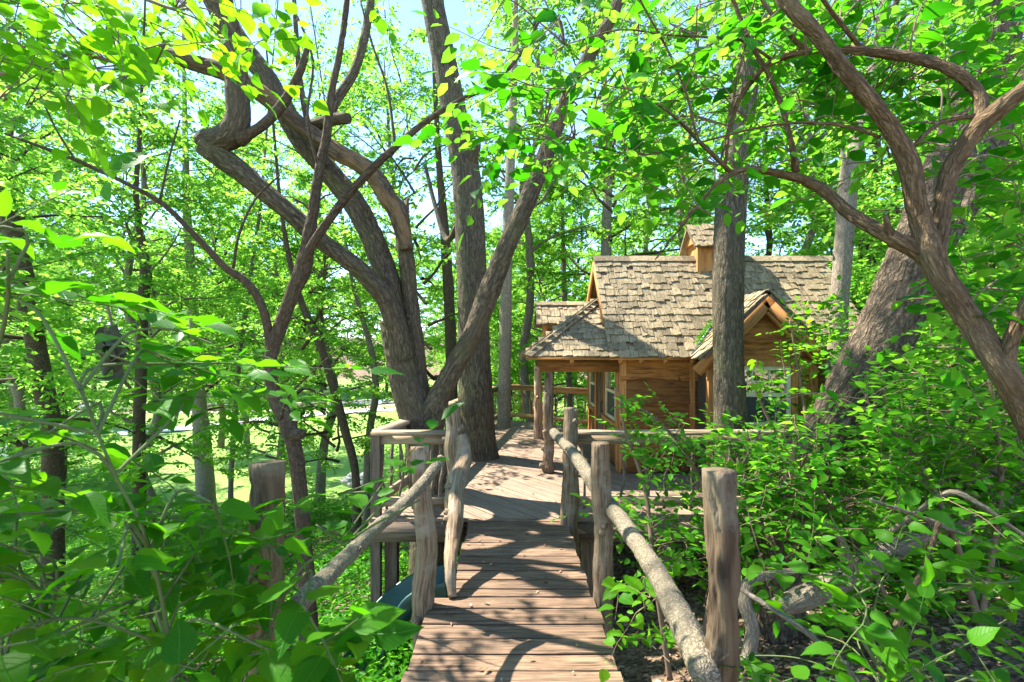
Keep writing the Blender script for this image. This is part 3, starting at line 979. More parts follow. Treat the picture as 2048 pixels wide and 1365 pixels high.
# bay with the gable window
bay = wall_core('bay_wall', [(2.40, 2.66, 6.06, 6.12, 0.01, 1.5), (3.36, 3.62, 6.06, 6.12, 0.01, 1.5), (2.66, 3.36, 6.06, 6.12, 0.01, 0.68), (2.66, 3.36, 6.06, 6.12, 1.40, 1.5),
                             (2.40, 2.45, 6.12, 6.5, 0.01, 1.5), (3.57, 3.62, 6.12, 6.5, 0.01, 1.5)])
gcl = lambda gx: 2.16 - np.abs(gx - 3.01)
live_planks(bay, 2.40, 2.66, 6.06, 0.03, 1.46, 8)
live_planks(bay, 3.36, 3.62, 6.06, 0.03, 1.46, 9)
live_planks(bay, 2.66, 3.36, 6.06, 0.03, 0.66, 10)
live_planks(bay, 2.42, 3.60, 6.06, 1.47, 2.16, 12, 0.24, gcl)
MB().prism([(2.40, 6.064, 1.5), (3.62, 6.064, 1.5), (3.01, 6.064, 2.13)], (0, 0.05, 0)).build('gable_backing', INSIDE, bay, smooth=False)
sash_window('w', (2.66, 6.06, 0.68), (1, 0, 0), (0, -1, 0), 0.70, 0.72, (3, 2))
for x in (2.39, 3.63):
    MB().box(x - 0.035, x + 0.035, 5.99, 6.07, 0.01, 1.50).build('corner_board', TRIM, cab, smooth=False)
for x0, x1 in ((2.585, 2.652), (3.368, 3.435)):
    MB().box(x0, x1, 6.005, 6.032, 0.66, 1.40).build('window_casing', TRIM, cab, smooth=False)
MB().box(2.56, 3.46, 5.995, 6.032, 1.402, 1.47).build('window_casing', TRIM, cab, smooth=False)
for s in (-1, 1):                                                     # bargeboards
    a, b = np.array((3.01, 5.875, 2.175)), np.array((3.01 + s * 0.80, 5.875, 1.375))
    MB().beam(a - np.array((s * 0.0, 0, 0)), b, 0.03, 0.135, up=(-s * -0.7, 0, 0.7), ext=0.055).build('bargeboard', TRIM, cab)
    a2, b2 = np.array((3.01, 5.95, 2.06)), np.array((3.01 + s * 0.66, 5.95, 1.40))
    MB().beam(a2, b2, 0.10, 0.03, up=(s * 0.7, 0, 0.7)).build('rafter', TRIM, cab)
MB().box(WX0 - 0.012, WX0 + 0.075, 6.455, 6.53, 0.01, 1.50).build('corner_board', TRIM, cab, smooth=False)
MB().box(2.30, 2.36, 6.44, 6.498, 0.01, 1.62).build('corner_board', TRIM, cab, smooth=False)

# roof slabs and shingles -------------------------------------------------
SH_UNIT = []
for kk in range(5):
    rr = random.Random(200 + kk)
    mb = MB()
    c0_, c1_, c2_ = rr.uniform(-0.07, 0.07), rr.uniform(-0.06, 0.06), rr.uniform(-0.07, 0.07)
    tw_ = rr.uniform(-0.3, 0.3)
    v = [(-0.5, c0_, 0.0), (0, c1_, 0.0), (0.5, c2_, 0.0), (-0.5, c0_, 1.0 + tw_), (0, c1_, 1.0 + rr.uniform(-.1, .1)), (0.5, c2_, 1.0 - tw_),
         (-0.48, 1.0, -0.1), (0.48, 1.0, -0.1), (-0.48, 1.0, 0.35), (0.48, 1.0, 0.35)]
    mb.add(v, [(0, 1, 4, 3), (1, 2, 5, 4), (0, 3, 8, 6), (2, 7, 9, 5), (6, 8, 9, 7)], [(3, 4, 8), (4, 9, 8), (4, 5, 9), (0, 6, 1), (1, 6, 7), (1, 7, 2)])
    SH_UNIT.append(mb)
SH_MESH = [m_.mesh('shingle', SHINGLE, (0, 0, 0), False) for m_ in SH_UNIT]

SH_ALL = []      # (matrix 4x4, roof part, weight)
def shingle_plane(part, p0, u, s, a_of, b_of, length, expo, seed, weight=1.0, n=None):
    """p0 eave origin, u along the eave, s up the slope; a_of/b_of give the span at height t"""
    rr = random.Random(seed)
    p0, u, s = np.array(p0, float), nrm(u), nrm(s)
    n = nrm(np.cross(u, s)) if n is None else np.array(n, float)
    t = -0.03
    row = 0
    while t < length - 0.02:
        a, b = a_of(max(t, 0)), b_of(max(t, 0))
        x = a - rr.uniform(0, 0.06)
        while x < b:
            w = rr.uniform(0.065, 0.14)
            xa, xb = max(x, a), min(x + w, b)
            if xb - xa > 0.02:
                L = min(expo * 1.55, length - t + 0.02)
                up = rr.uniform(-0.012, 0.012) + (0.03 if rr.random() < 0.03 else 0)
                th = 0.017 * rr.uniform(0.7, 1.6)
                lean = rr.gauss(0, 0.018) * (3.0 if rr.random() < 0.05 else 1)
                uu = nrm(u + s * lean)
                ss = nrm(s - u * lean)
                if rr.random() > 0.012:
                    c_ = p0 + u * (xa + xb) / 2 + s * (t + up) + n * 0.012
                    g = 0.0035
                    M = np.eye(4)
                    M[:3, 0], M[:3, 1], M[:3, 2], M[:3, 3] = uu * (xb - xa - g), ss * L, n * th, c_
                    SH_ALL.append((M, part, weight, rr.randrange(5)))
            x += w
        t += expo * rr.uniform(0.96, 1.04)
        row += 1

def slab(part_name, poly, n, th=0.035, m=None):
    return MB().prism(poly, -np.array(nrm(n)) * th).build(part_name, m or BEAM, cab, smooth=False)

sl = math.hypot(RY - EY, RZ - EZ)
sv = np.array((0, RY - EY, RZ - EZ)) / sl
nv = np.array((0, -(RZ - EZ), RY - EY)) / sl
roof = slab('roof', [(GX0, EY, EZ), (GX1, EY, EZ), (GX1, RY, RZ), (GX0, RY, RZ)], nv)
rear = np.array((0, RYB - RY, EZ - RZ))
nr = nrm(np.array((0, RZ - EZ, RYB - RY)))
MB().prism([(GX0, RY, RZ), (GX1, RY, RZ), (GX1, RYB, EZ), (GX0, RYB, EZ)], -nr * 0.035).build('rear_roof', SHINGLE_M, cab, smooth=False)
shingle_plane(roof, (GX0, EY, EZ), (1, 0, 0), sv, lambda t: -0.01, lambda t: GX1 - GX0, sl, 0.124, 1, 1.0, nv)
# ridge caps
x = GX0
while x < GX1:
    M = np.eye(4)
    M[:3, 0], M[:3, 1], M[:3, 2], M[:3, 3] = np.array((0.27, 0, 0)), sv * 0.13, nv * 0.016, np.array((x + 0.13, RY, RZ)) - sv * 0.11 + nv * 0.03
    SH_ALL.append((M, roof, 0.7, rng.randrange(5)))
    x += 0.26
# porch roof: hipped, lower pitch
PX0, PY0, PY1, PM = 0.17, 6.2, 9.2, 0.738
hx = 1.26
rise = (hx - PX0) * PM
H1, H2 = (hx, PY0 + hx - PX0, EZ + rise), (hx, PY1 - hx + PX0, EZ + rise)
ps = nrm(np.array((0, 1, PM)))
pn = nrm(np.array((0, -PM, 1)))
pl_len = (hx - PX0) * math.hypot(1, PM)
proof = slab('porch_roof', [(PX0, PY0, EZ), (hx, PY0, EZ), H1], pn, m=BEAM)
shingle_plane(proof, (PX0, PY0, EZ), (1, 0, 0), ps, lambda t: t / math.hypot(1, PM), lambda t: hx - PX0 + 0.02, pl_len, 0.122, 2, 1.0, pn)
fs = nrm(np.array((1, 0, PM)))
fn = nrm(np.array((-PM, 0, 1)))
pfront = slab('porch_roof', [(PX0, PY1, EZ), (PX0, PY0, EZ), H1, H2], fn, m=BEAM)
shingle_plane(pfront, (PX0, PY1, EZ), (0, -1, 0), fs, lambda t: t / math.hypot(1, PM), lambda t: PY1 - PY0 - t / math.hypot(1, PM), pl_len, 0.14, 3, 0.3, fn)
slab('porch_roof', [(hx, PY1, EZ), (PX0, PY1, EZ), H2], nrm(np.array((0, PM, 1))), m=SHINGLE_M)
hd = nrm(np.array((1, 1, PM)))
hn = nrm(np.array((-PM / 2, -PM / 2, 1)))
for sgn, nn in ((1, pn), (-1, fn)):
    side = nrm(np.cross(hd, nn)) * sgn
    side = nrm(np.cross(nn, hd)) if sgn < 0 else nrm(np.cross(hd, nn))
    for i in range(9):
        M = np.eye(4)
        M[:3, 0], M[:3, 1], M[:3, 2] = side * 0.10, hd * 0.27, nn * 0.011
        M[:3, 3] = np.array((PX0 - 0.01, PY0 - 0.01, EZ)) + hd * (i * 0.19) + nn * 0.034 + side * 0.05
        if np.linalg.det(M[:3, :3]) < 0:
            M[:3, 0] *= -1
        SH_ALL.append((M, proof, 1.0, i % 5))
# entrance dormer over the porch
dorm = cab
ds = nrm(np.array((0, 0.45, 0.33)))
dn = nrm(np.array((0, -0.33, 0.45)))
dslab = MB().prism([(0.36, 7.30, 1.98), (1.30, 7.30, 1.98), (1.30, 7.75, 2.31), (0.36, 7.75, 2.31)], -dn * 0.03).build('dormer_roof', BEAM, dorm, smooth=False)
MB().prism([(1.30, 8.20, 1.98), (0.36, 8.20, 1.98), (0.36, 7.75, 2.31), (1.30, 7.75, 2.31)], -nrm(np.array((0, 0.33, 0.45))) * 0.03).build('dormer_roof', BEAM, dorm, smooth=False)
shingle_plane(dslab, (0.36, 7.30, 1.98), (1, 0, 0), ds, lambda t: 0.0, lambda t: 0.95, 0.56, 0.2, 4, 0.9, dn)
for i in range(4):
    M = np.eye(4)
    M[:3, 0], M[:3, 1], M[:3, 2], M[:3, 3] = np.array((0.25, 0, 0)), ds * 0.12, dn * 0.018, np.array((0.35 + 0.125 + i * 0.24, 7.75, 2.31)) - ds * 0.11 + dn * 0.034
    SH_ALL.append((M, dslab, 0.9, i))
MB().prism([(0.50, 7.39, 1.74), (1.25, 7.39, 2.20), (1.25, 7.39, 1.99), (0.50, 7.39, 1.99)][0:1] + [(1.0, 7.39, 2.0), (0.50, 7.39, 2.0)], (0, 0.04, 0)).build('cheek_wall', SIDING, dorm, smooth=False)
MB().prism([(0.49, 7.40, 1.70), (0.49, 8.10, 1.70), (0.49, 8.10, 2.0), (0.49, 7.75, 2.27), (0.49, 7.40, 2.0)], (0.03, 0, 0)).build('gable_board', SIDING, dorm, smooth=False)
MB().box(0.455, 0.52, 7.345, 7.40, 1.70, 2.0).build('corner_board', TRIM, dorm, smooth=False)
# bay roof
for s in (-1, 1):
    bs, bn = nrm(np.array((-s, 0, 1.0))), nrm(np.array((s, 0, 1.0)))
    ex = 3.01 + s * 0.77
    br = MB().prism([(ex, 5.85, 1.51), (ex, 6.2, 1.51), (3.01, 6.86, 2.28), (3.01, 5.85, 2.28)], -bn * 0.03).build('bay_roof', BEAM, cab, smooth=False)
    L_ = 0.77 * 1.414
    if s < 0:
        shingle_plane(br, (ex, 6.2, 1.51), (0, -1, 0), bs, lambda t: -0.62 * t / L_, lambda t: 0.36, L_, 0.14, 5, 1.0, bn)
    else:
        shingle_plane(br, (ex, 5.85, 1.51), (0, 1, 0), bs, lambda t: -0.01, lambda t: 0.35 + 0.62 * t / L_, L_, 0.14, 6, 0.4, bn)
MB().beam((2.225, 6.185, 1.545), (2.97, 6.83, 2.285), 0.055, 0.012, up=(-0.4, -0.6, 1)).build('valley_flashing', FLASH, cab)
# verge boards on the porch-side gable and eave trim
for (a, b) in (((GX0 + 0.01, EY + 0.45, EZ + 0.45 * 1.152 - 0.09), (GX0 + 0.01, RY, RZ - 0.09)), ((GX0 + 0.01, RYB - 0.05, EZ - 0.05), (GX0 + 0.01, RY, RZ - 0.09))):
    MB().beam(a, b, 0.03, 0.13).build('verge_board', TRIM, cab)
for xr in (0.75, 1.36, 1.62, 1.92, 2.26):
    MB().beam((xr, 6.235, EZ - 0.075), (xr, 6.52, EZ + 0.2), 0.045, 0.07).build('rafter', TRIM, cab)
MB().beam((GX0, EY + 0.012, EZ - 0.032), (2.24, EY + 0.012, EZ - 0.032), 0.02, 0.03).build('eave_board', TRIM, cab)
MB().beam((PX0, PY0 + 0.012, EZ - 0.032), (GX0 - 0.003, PY0 + 0.012, EZ - 0.032), 0.02, 0.03).build('eave_board', TRIM, cab)
# porch beams and posts
MB().beam((0.36, 6.50, 1.395), (1.385, 6.50, 1.395), 0.09, 0.16).build('porch_beam', SIDING, cab)
MB().beam((0.47, 6.56, 1.395), (0.47, 9.05, 1.395), 0.09, 0.158).build('porch_beam', SIDING, cab)
rr = random.Random(8)
log_part(cab, 'porch_post', [(0.485, 6.52, 0.0, 0.062), (0.475, 6.52, 0.06, 0.088), (0.472, 6.52, 0.16, 0.066), (0.484, 6.51, 0.4, 0.064), (0.468, 6.52, 0.75, 0.062), (0.476, 6.5, 1.05, 0.058), (0.49, 6.5, 1.32, 0.056)], LOG, 24, 51, 0.13, 9)
log_part(cab, 'porch_post', [(0.47, 9.0, 0.0, 0.085), (0.465, 9.0, 0.3, 0.076), (0.475, 9.0, 0.7, 0.07), (0.47, 9.0, 1.32, 0.066)], LOG_RED, 20, 52, 0.15, 8)
# roof cupola
cup = cab
cbody = MB().box(2.71, 3.19, 7.22, 7.68, 2.62, 3.16).build('cupola_wall', TRIM, cup, smooth=False)
for x in (2.70, 3.20):
    MB().box(x - 0.03, x + 0.03, 7.195, 7.25, 2.62, 3.16).build('corner_board', TRIM, cup, smooth=False)
cs, cn = nrm(np.array((0, 0.34, 0.34))), nrm(np.array((0, -1, 1.0)))
cr = MB().prism([(2.60, 7.10, 3.08), (3.30, 7.10, 3.08), (3.30, 7.45, 3.43), (2.60, 7.45, 3.43)], -cn * 0.03).build('cupola_roof', BEAM, cup, smooth=False)
MB().prism([(3.30, 7.80, 3.08), (2.60, 7.80, 3.08), (2.60, 7.45, 3.43), (3.30, 7.45, 3.43)], -nrm(np.array((0, 1, 1.0))) * 0.03).build('cupola_roof', SHINGLE_M, cup, smooth=False)
shingle_plane(cr, (2.60, 7.10, 3.08), (1, 0, 0), cs, lambda t: 0, lambda t: 0.7, 0.5, 0.13, 7, 0.6, cn)
MB().prism([(2.66, 7.22, 3.16), (2.66, 7.68, 3.16), (2.66, 7.45, 3.40)], (0.05, 0, 0)).build('cupola_gable', TRIM, cup, smooth=False)

score = [w_ / M[1, 3] * np.linalg.norm(M[:3, 0]) for M, pt, w_, k_ in SH_ALL]
order = np.argsort(-np.array(score))
single = set(order[:300].tolist())
rest = {}
for i, (M, pt, w_, k_) in enumerate(SH_ALL):
    if i in single:
        o = obj('shingle', SH_MESH[k_], pt)
        L = M.copy()
        L[:3, 3] -= world_loc(pt)
        o.matrix_local = Matrix(L.tolist())
    else:
        rest.setdefault(pt.name, (pt, MB()))
        src = SH_UNIT[k_]
        v = src.v[0] @ M[:3, :3].T + M[:3, 3]
        rest[pt.name][1].add(v, src.q[0], src.t[0])
for pt, mb in rest.values():
    mb.build('shingle_course', SHINGLE_M, pt, smooth=False, kind='stuff')

# ------------------------------------------------------------------ green slide below the walk
sld = thing('playground_slide', 'dark green plastic slide under the left side of the boardwalk', 'slide', (-1.0, 4.3, -0.6))
path = catmull(np.array([W(897, 1185, 4.72), W(855, 1195, 4.70), W(815, 1222, 4.66), W(782, 1260, 4.58), W(758, 1305, 4.48), W(740, 1345, 4.38)]), 0.05)
T = nrm(np.gradient(path, axis=0))
S = nrm(np.cross(T, (0, 0, 1)))
U = np.cross(S, T)
prof = [(-0.27, 0.20), (-0.255, 0.215), (-0.24, 0.20), (-0.22, 0.06), (-0.15, 0.01), (0, 0.0), (0.15, 0.01), (0.22, 0.06), (0.24, 0.20), (0.255, 0.215), (0.27, 0.20), (0.25, 0.05), (0.16, -0.03), (0, -0.04), (-0.16, -0.03), (-0.25, 0.05)]
m = len(prof)
v = np.stack([path + S * a * 0.75 + U * b * 0.9 for a, b in prof], 1).reshape(-1, 3)
i = (np.arange(len(path) - 1)[:, None] * m)
j = np.arange(m)[None]
q = np.stack([i + j, i + (j + 1) % m, i + m + (j + 1) % m, i + m + j], -1).reshape(-1, 4)
mb = MB()
mb.add(v, q)
mb.build('chute', PLASTIC, sld)
for px_ in (-0.78, -1.2):
    gy = 4.40 if px_ > -1 else 3.8
    mb = MB()
    tube(mb, [(px_, gy, gz(px_, gy) - 0.1, 0.03), (px_, gy, -0.45 if px_ > -1 else -0.98, 0.03)], 10, 0.2, 0)
    mb.build('support_post', BLACK, sld)

# ------------------------------------------------------------------ main trees, limb by limb
def tree_px(name, label, base_xyz, limbs, material, group=None, cat='tree', kk=1.0):
    t = thing(name, label, cat, base_xyz, group)
    for nm, rows, kw in limbs:
        mb = MB()
        k = dict(seg=20, step=0.05, lump=0.05, ridge=0.0, seed=len(rows) * 7 + int(abs(rows[0][0])) % 50)
        m_ = kw.pop('mat', material)
        extra = kw.pop('extra', None)
        k.update(kw)
        tube(mb, limb_px(rows, kk), **k)
        mb.build(nm, m_, t)
    return t

Yf = 5.75
g0 = gz(-1.05, Yf)
pyb = HY + (CAM_H - g0 + 0.15) / Yf * FPX
forked = tree_px('forked_tree', 'massive forked tree with mossy limbs rising beside the short railing', W(850, pyb, Yf), [
    ('trunk', [(868, pyb, Yf, 112), (864, 1050, Yf, 94), (858, 950, Yf, 90), (848, 870, Yf, 86), (826, 810, Yf, 74), (807, 750, Yf, 64), (795, 690, Yf, 58), (784, 640, Yf, 54)],
     dict(seg=56, step=0.025, ridge=0.008, flare=0.25, lump=0.05)),
    ('limb', [(830, 830, Yf + .06, 60), (808, 740, Yf + .08, 54), (797, 660, Yf + .1, 50), (786, 600, Yf + .12, 48), (770, 540, Yf + .12, 49), (735, 456, Yf + .14, 48), (703, 400, Yf + .16, 47), (646, 330, Yf + .2, 46), (603, 280, Yf + .25, 44), (560, 205, Yf + .3, 43), (525, 145, Yf + .35, 42), (485, 92, Yf + .4, 40), (430, 10, Yf + .5, 38), (390, -80, Yf + .6, 36)],
     dict(seg=48, step=0.025, ridge=0.007, lump=0.05)),
    ('limb', [(850, 850, Yf + .1, 60), (838, 763, Yf + .1, 38), (831, 680, Yf + .1, 34), (821, 595, Yf + .1, 32), (812, 512, Yf + .08, 34), (805, 450, Yf + .05, 32), (806, 408, Yf + .05, 24)],
     dict(seg=36, step=0.025, ridge=0.006, rough_end=0.09)),
    ('broken_limb', [(812, 500, Yf - .02, 30), (796, 430, Yf - .06, 38), (775, 396, Yf - .1, 39), (752, 358, Yf - .13, 38), (722, 330, Yf - .16, 36), (679, 306, Yf - .2, 35), (630, 274, Yf - .25, 35), (580, 234, Yf - .3, 36), (537, 198, Yf - .33, 34), (498, 171, Yf - .36, 33), (442, 142, Yf - .4, 33), (382, 125, Yf - .44, 31), (336, 109, Yf - .46, 26), (323, 92, Yf - .46, 16)],
     dict(seg=30, step=0.025, ridge=0.008, lump=0.1, rough_end=0.10, mat=BROKEN)),
    ('limb', [(806, 720, Yf - .05, 50), (793, 660, Yf - .1, 46), (776, 608, Yf - .18, 42), (751, 573, Yf - .25, 39), (712, 534, Yf - .32, 37), (656, 492, Yf - .42, 36), (597, 442, Yf - .5, 37), (531, 386, Yf - .58, 39), (485, 346, Yf - .62, 42), (445, 316, Yf - .64, 46), (412, 290, Yf - .65, 48)],
     dict(seg=36, step=0.025, ridge=0.006)),
    ('limb', [(394, 276, Yf - .65, 22), (408, 280, Yf - .65, 40), (438, 280, Yf - .66, 50), (464, 268, Yf - .68, 56), (476, 238, Yf - .7, 50), (475, 198, Yf - .7, 48), (473, 148, Yf - .7, 48), (465, 99, Yf - .7, 46), (452, 49, Yf - .7, 50), (438, 0, Yf - .7, 55), (420, -70, Yf - .7, 52)],
     dict(seg=36, step=0.025, ridge=0.006)),
    ('dead_branch', [(478, 280, Yf - .7, 34), (500, 268, Yf - .72, 22), (531, 247, Yf - .74, 20), (564, 211, Yf - .76, 21), (590, 165, Yf - .78, 18), (608, 122, Yf - .79, 14), (616, 89, Yf - .8, 8)],
     dict(seg=16, step=0.03, ridge=0.004, rough_end=0.05, mat=BARK_DARK)),
    ('limb', [(858, 850, Yf - .05, 66), (880, 790, Yf - .08, 46), (912, 729, Yf - .12, 42), (946, 668, Yf - .15, 42), (979, 582, Yf - .18, 45), (1013, 495, Yf - .21, 39), (1041, 433, Yf - .23, 38), (1068, 370, Yf - .26, 36), (1095, 300, Yf - .28, 34), (1120, 235, Yf - .3, 32), (1150, 165, Yf - .32, 28), (1188, 95, Yf - .35, 26), (1225, 30, Yf - .4, 24), (1260, -60, Yf - .4, 22)],
     dict(seg=40, step=0.025, ridge=0.007)),
    ('stub', [(608, 258, Yf + .15, 30), (640, 246, Yf - .05, 24), (676, 238, Yf - .15, 25), (697, 238, Yf - .2, 22)], dict(seg=18, lump=0.12)),
    ('branch', [(640, 300, Yf, 26), (665, 215, Yf + .1, 22), (705, 150, Yf + .2, 20), (728, 80, Yf + .3, 18), (745, -20, Yf + .4, 16)], dict(seg=14)),
    ('branch', [(640, 330, Yf, 20), (615, 245, Yf - .1, 14), (600, 160, Yf - .1, 12), (592, 60, Yf, 10), (586, -40, Yf, 8)], dict(seg=10)),
], BARK_OAK, kk=0.92)
gy2 = 7.45
straight = tree_px('tall_tree', 'tall straight grey barked tree growing through the deck', W(958, 920, gy2), [
    ('trunk', [(960, 990, gy2, 96), (958, 925, gy2, 84), (954, 880, gy2, 76), (951, 800, gy2, 68), (948, 700, gy2, 62), (946, 600, gy2, 58), (942, 500, gy2, 58), (938, 420, gy2, 58), (931, 340, gy2, 56), (915, 260, gy2, 50), (900, 180, gy2, 48), (884, 100, gy2, 47), (868, 20, gy2, 44), (855, -80, gy2, 42)],
     dict(seg=56, step=0.03, ridge=0.006, lump=0.03, flare=0.1)),
    ('stub', [(938, 330, gy2 - .05, 30), (948, 300, gy2 - .2, 26), (951, 278, gy2 - .24, 22)], dict(seg=16, rough_end=0.03)),
    ('branch', [(930, 420, gy2, 16), (895, 480, gy2 + .6, 12), (870, 410, gy2 + 1, 9), (850, 330, gy2 + 1.2, 7)], dict(seg=8)),
], BARK_ASH)
tree_px('deck_tree', 'slim tan tree growing through the back corner of the deck', W(1008, 850, 10.4), [
    ('trunk', [(1008, 930, 10.4, 27), (1008, 850, 10.4, 27), (1009, 760, 10.4, 25), (1011, 640, 10.4, 24), (1014, 500, 10.4, 22), (1020, 350, 10.4, 19), (1026, 200, 10.4, 16), (1030, 60, 10.4, 12), (1033, -60, 10.4, 8)], dict(seg=24, lump=0.03))], BARK_PALE)
gy4 = 5.42
rtree = tree_px('tall_tree', 'dark straight trunk standing directly in front of the cabin', W(1462, 1050, gy4), [
    ('trunk', [(1466, HY + (CAM_H - gz(2.35, gy4) + .15) / gy4 * FPX, gy4, 100), (1464, 960, gy4, 80), (1462, 860, gy4, 66), (1458, 760, gy4, 57), (1456, 660, gy4, 56), (1456, 560, gy4, 57), (1458, 480, gy4, 58), (1462, 400, gy4, 58), (1470, 330, gy4, 54), (1480, 250, gy4, 50), (1492, 160, gy4, 46), (1502, 60, gy4, 42), (1510, -60, gy4, 40)],
     dict(seg=60, step=0.022, ridge=0.007, lump=0.025, ridge_w=0.026))], BARK_ASH)
gy5 = 4.0
g5 = HY + (CAM_H - gz(2.1, gy5) + .2) / gy5 * FPX
rough_tree = tree_px('leaning_tree', 'thick rough barked tree leaning right beside the cabin', W(1550, g5, gy5), [
    ('trunk', [(1548, g5, gy5, 120), (1554, 1250, gy5, 100), (1564, 1120, gy5, 94), (1592, 1000, gy5, 96), (1642, 900, gy5, 102), (1695, 810, gy5, 110), (1748, 710, gy5, 114), (1790, 620, gy5, 112), (1818, 545, gy5, 104), (1848, 465, gy5, 96), (1880, 370, gy5, 90), (1915, 270, gy5, 84), (1960, 160, gy5, 80), (2010, 40, gy5, 76), (2050, -80, gy5, 72)],
     dict(seg=90, step=0.014, ridge=0.014, lump=0.04, ridge_w=0.034)),
    ('limb', [(1800, 600, gy5 + .1, 56), (1860, 520, gy5 + .3, 46), (1930, 420, gy5 + .5, 42), (1985, 300, gy5 + .6, 40), (2040, 180, gy5 + .7, 42), (2090, 60, gy5 + .8, 38)], dict(seg=30, ridge=0.008, step=0.03))], BARK_BIG, kk=0.88)
tree_px('slim_tree', 'slim pale grey tree behind the right end of the roof', W(1680, 900, 5.75), [
    ('trunk', [(1668, 930, 5.75, 42), (1672, 760, 5.75, 36), (1676, 660, 5.75, 34), (1682, 560, 5.75, 33), (1690, 460, 5.75, 33), (1696, 380, 5.75, 34), (1703, 330, 5.75, 36), (1718, 280, 5.75, 28), (1732, 230, 5.75, 24), (1745, 150, 5.75, 22), (1765, 40, 5.75, 20), (1780, -60, 5.75, 18)], dict(seg=28, ridge=0.003, step=0.03)),
    ('stub', [(1696, 385, 5.72, 24), (1688, 335, 5.7, 12), (1685, 290, 5.7, 6)], dict(seg=10, rough_end=0.02))], BARK_PALE)

near = [
    ('trunk', [(2420, 2080, 1.60, 150), (2380, 1800, 1.61, 110), (2280, 1350, 1.63, 92), (2150, 1020, 1.66, 80), (2048, 815, 1.7, 65), (2002, 735, 1.7, 62), (1949, 654, 1.74, 60), (1895, 575, 1.76, 58), (1862, 510, 1.78, 56), (1840, 440, 1.8, 50), (1828, 385, 1.8, 44), (1819, 335, 1.8, 47), (1792, 273, 1.8, 42), (1748, 212, 1.8, 38), (1692, 145, 1.8, 36), (1636, 73, 1.82, 35), (1580, 11, 1.84, 37), (1540, -45, 1.86, 37)], dict(seg=44, step=0.01, ridge=0.004, ridge_w=0.012, lump=0.07)),
    ('limb', [(1872, 520, 1.8, 40), (1880, 460, 1.83, 36), (1886, 402, 1.84, 37), (1904, 335, 1.85, 41), (1949, 262, 1.82, 45), (1999, 218, 1.78, 42), (2048, 179, 1.74, 38), (2130, 120, 1.7, 36), (2260, 0, 1.6, 26), (2350, -150, 1.5, 14), (2400, -300, 1.45, 4)], dict(seg=36, step=0.01, ridge=0.004, ridge_w=0.012, lump=0.08)),
    ('limb', [(1946, 265, 1.82, 36), (1965, 223, 1.82, 32), (1954, 184, 1.84, 29), (1921, 151, 1.86, 28), (1871, 128, 1.9, 27), (1815, 114, 1.94, 25), (1703, 100, 2.0, 20), (1614, 103, 2.05, 17), (1547, 123, 2.1, 15), (1505, 160, 2.13, 13), (1470, 220, 2.16, 9), (1440, 330, 2.18, 6)], dict(seg=22, step=0.015, ridge=0.003, lump=0.08, ridge_w=0.012)),
    ('limb', [(1872, 528, 1.79, 48), (1830, 500, 1.81, 44), (1781, 474, 1.84, 37), (1703, 430, 1.95, 30), (1659, 391, 2.02, 27), (1614, 363, 2.06, 25), (1547, 346, 2.09, 18), (1480, 341, 2.1, 15), (1430, 372, 2.1, 9), (1395, 412, 2.1, 7), (1350, 470, 2.1, 5), (1310, 520, 2.1, 3)], dict(seg=24, step=0.015, ridge=0.003, lump=0.09, ridge_w=0.012)),
    ('stub', [(1790, 490, 1.84, 30), (1775, 455, 1.82, 17), (1772, 430, 1.82, 15)], dict(seg=12, rough_end=0.02)),
    ('branch', [(1592, 345, 2.08, 20), (1578, 265, 2.08, 13), (1545, 165, 2.1, 13), (1500, 85, 2.12, 12), (1462, -10, 2.14, 11), (1440, -60, 2.14, 10)], dict(seg=10)),
    ('branch', [(1462, 345, 2.1, 13), (1405, 290, 2.12, 11), (1350, 235, 2.14, 9), (1310, 205, 2.16, 7), (1240, 170, 2.2, 5)], dict(seg=8)),
    ('branch', [(1450, 335, 2.1, 9), (1462, 230, 2.12, 8), (1478, 140, 2.14, 6), (1500, 60, 2.16, 5)], dict(seg=8)),
    ('branch', [(1395, 280, 2.1, 7), (1370, 180, 2.1, 7), (1330, 90, 2.1, 6), (1285, 10, 2.1, 6), (1260, -50, 2.1, 5)], dict(seg=8)),
    ('branch', [(1760, 275, 1.84, 10), (1700, 255, 1.9, 9), (1620, 245, 1.95, 8), (1520, 255, 2.0, 7), (1420, 280, 2.05, 6), (1290, 310, 2.1, 5), (1180, 290, 2.15, 4), (1090, 250, 2.2, 3)], dict(seg=8)),
    ('branch', [(1615, 105, 2.05, 14), (1560, 50, 2.05, 11), (1510, -20, 2.05, 9)], dict(seg=8)),
    ('branch', [(1545, 120, 2.1, 8), (1480, 80, 2.12, 7), (1420, 75, 2.14, 6), (1330, 70, 2.16, 5), (1240, 60, 2.2, 4), (1130, 90, 2.25, 3)], dict(seg=8)),
    ('branch', [(1960, 232, 1.82, 16), (1880, 245, 1.85, 13), (1825, 295, 1.84, 11)], dict(seg=8)),
    ('branch', [(1725, 100, 2.0, 13), (1660, 20, 1.95, 12), (1620, -40, 1.9, 10)], dict(seg=8)),
    ('limb', [(2005, 740, 1.7, 46), (2030, 660, 1.66, 34), (2070, 580, 1.62, 34), (2120, 500, 1.6, 34), (2210, 350, 1.55, 26), (2270, 180, 1.5, 14), (2300, 40, 1.5, 4)], dict(seg=20, step=0.02, ridge=0.002)),
]
arch_tree = tree_px('arching_tree', 'reddish brown crooked tree arching in from the right foreground', W(2410, 2000, 1.60), near, BARK_RED, kk=0.74)

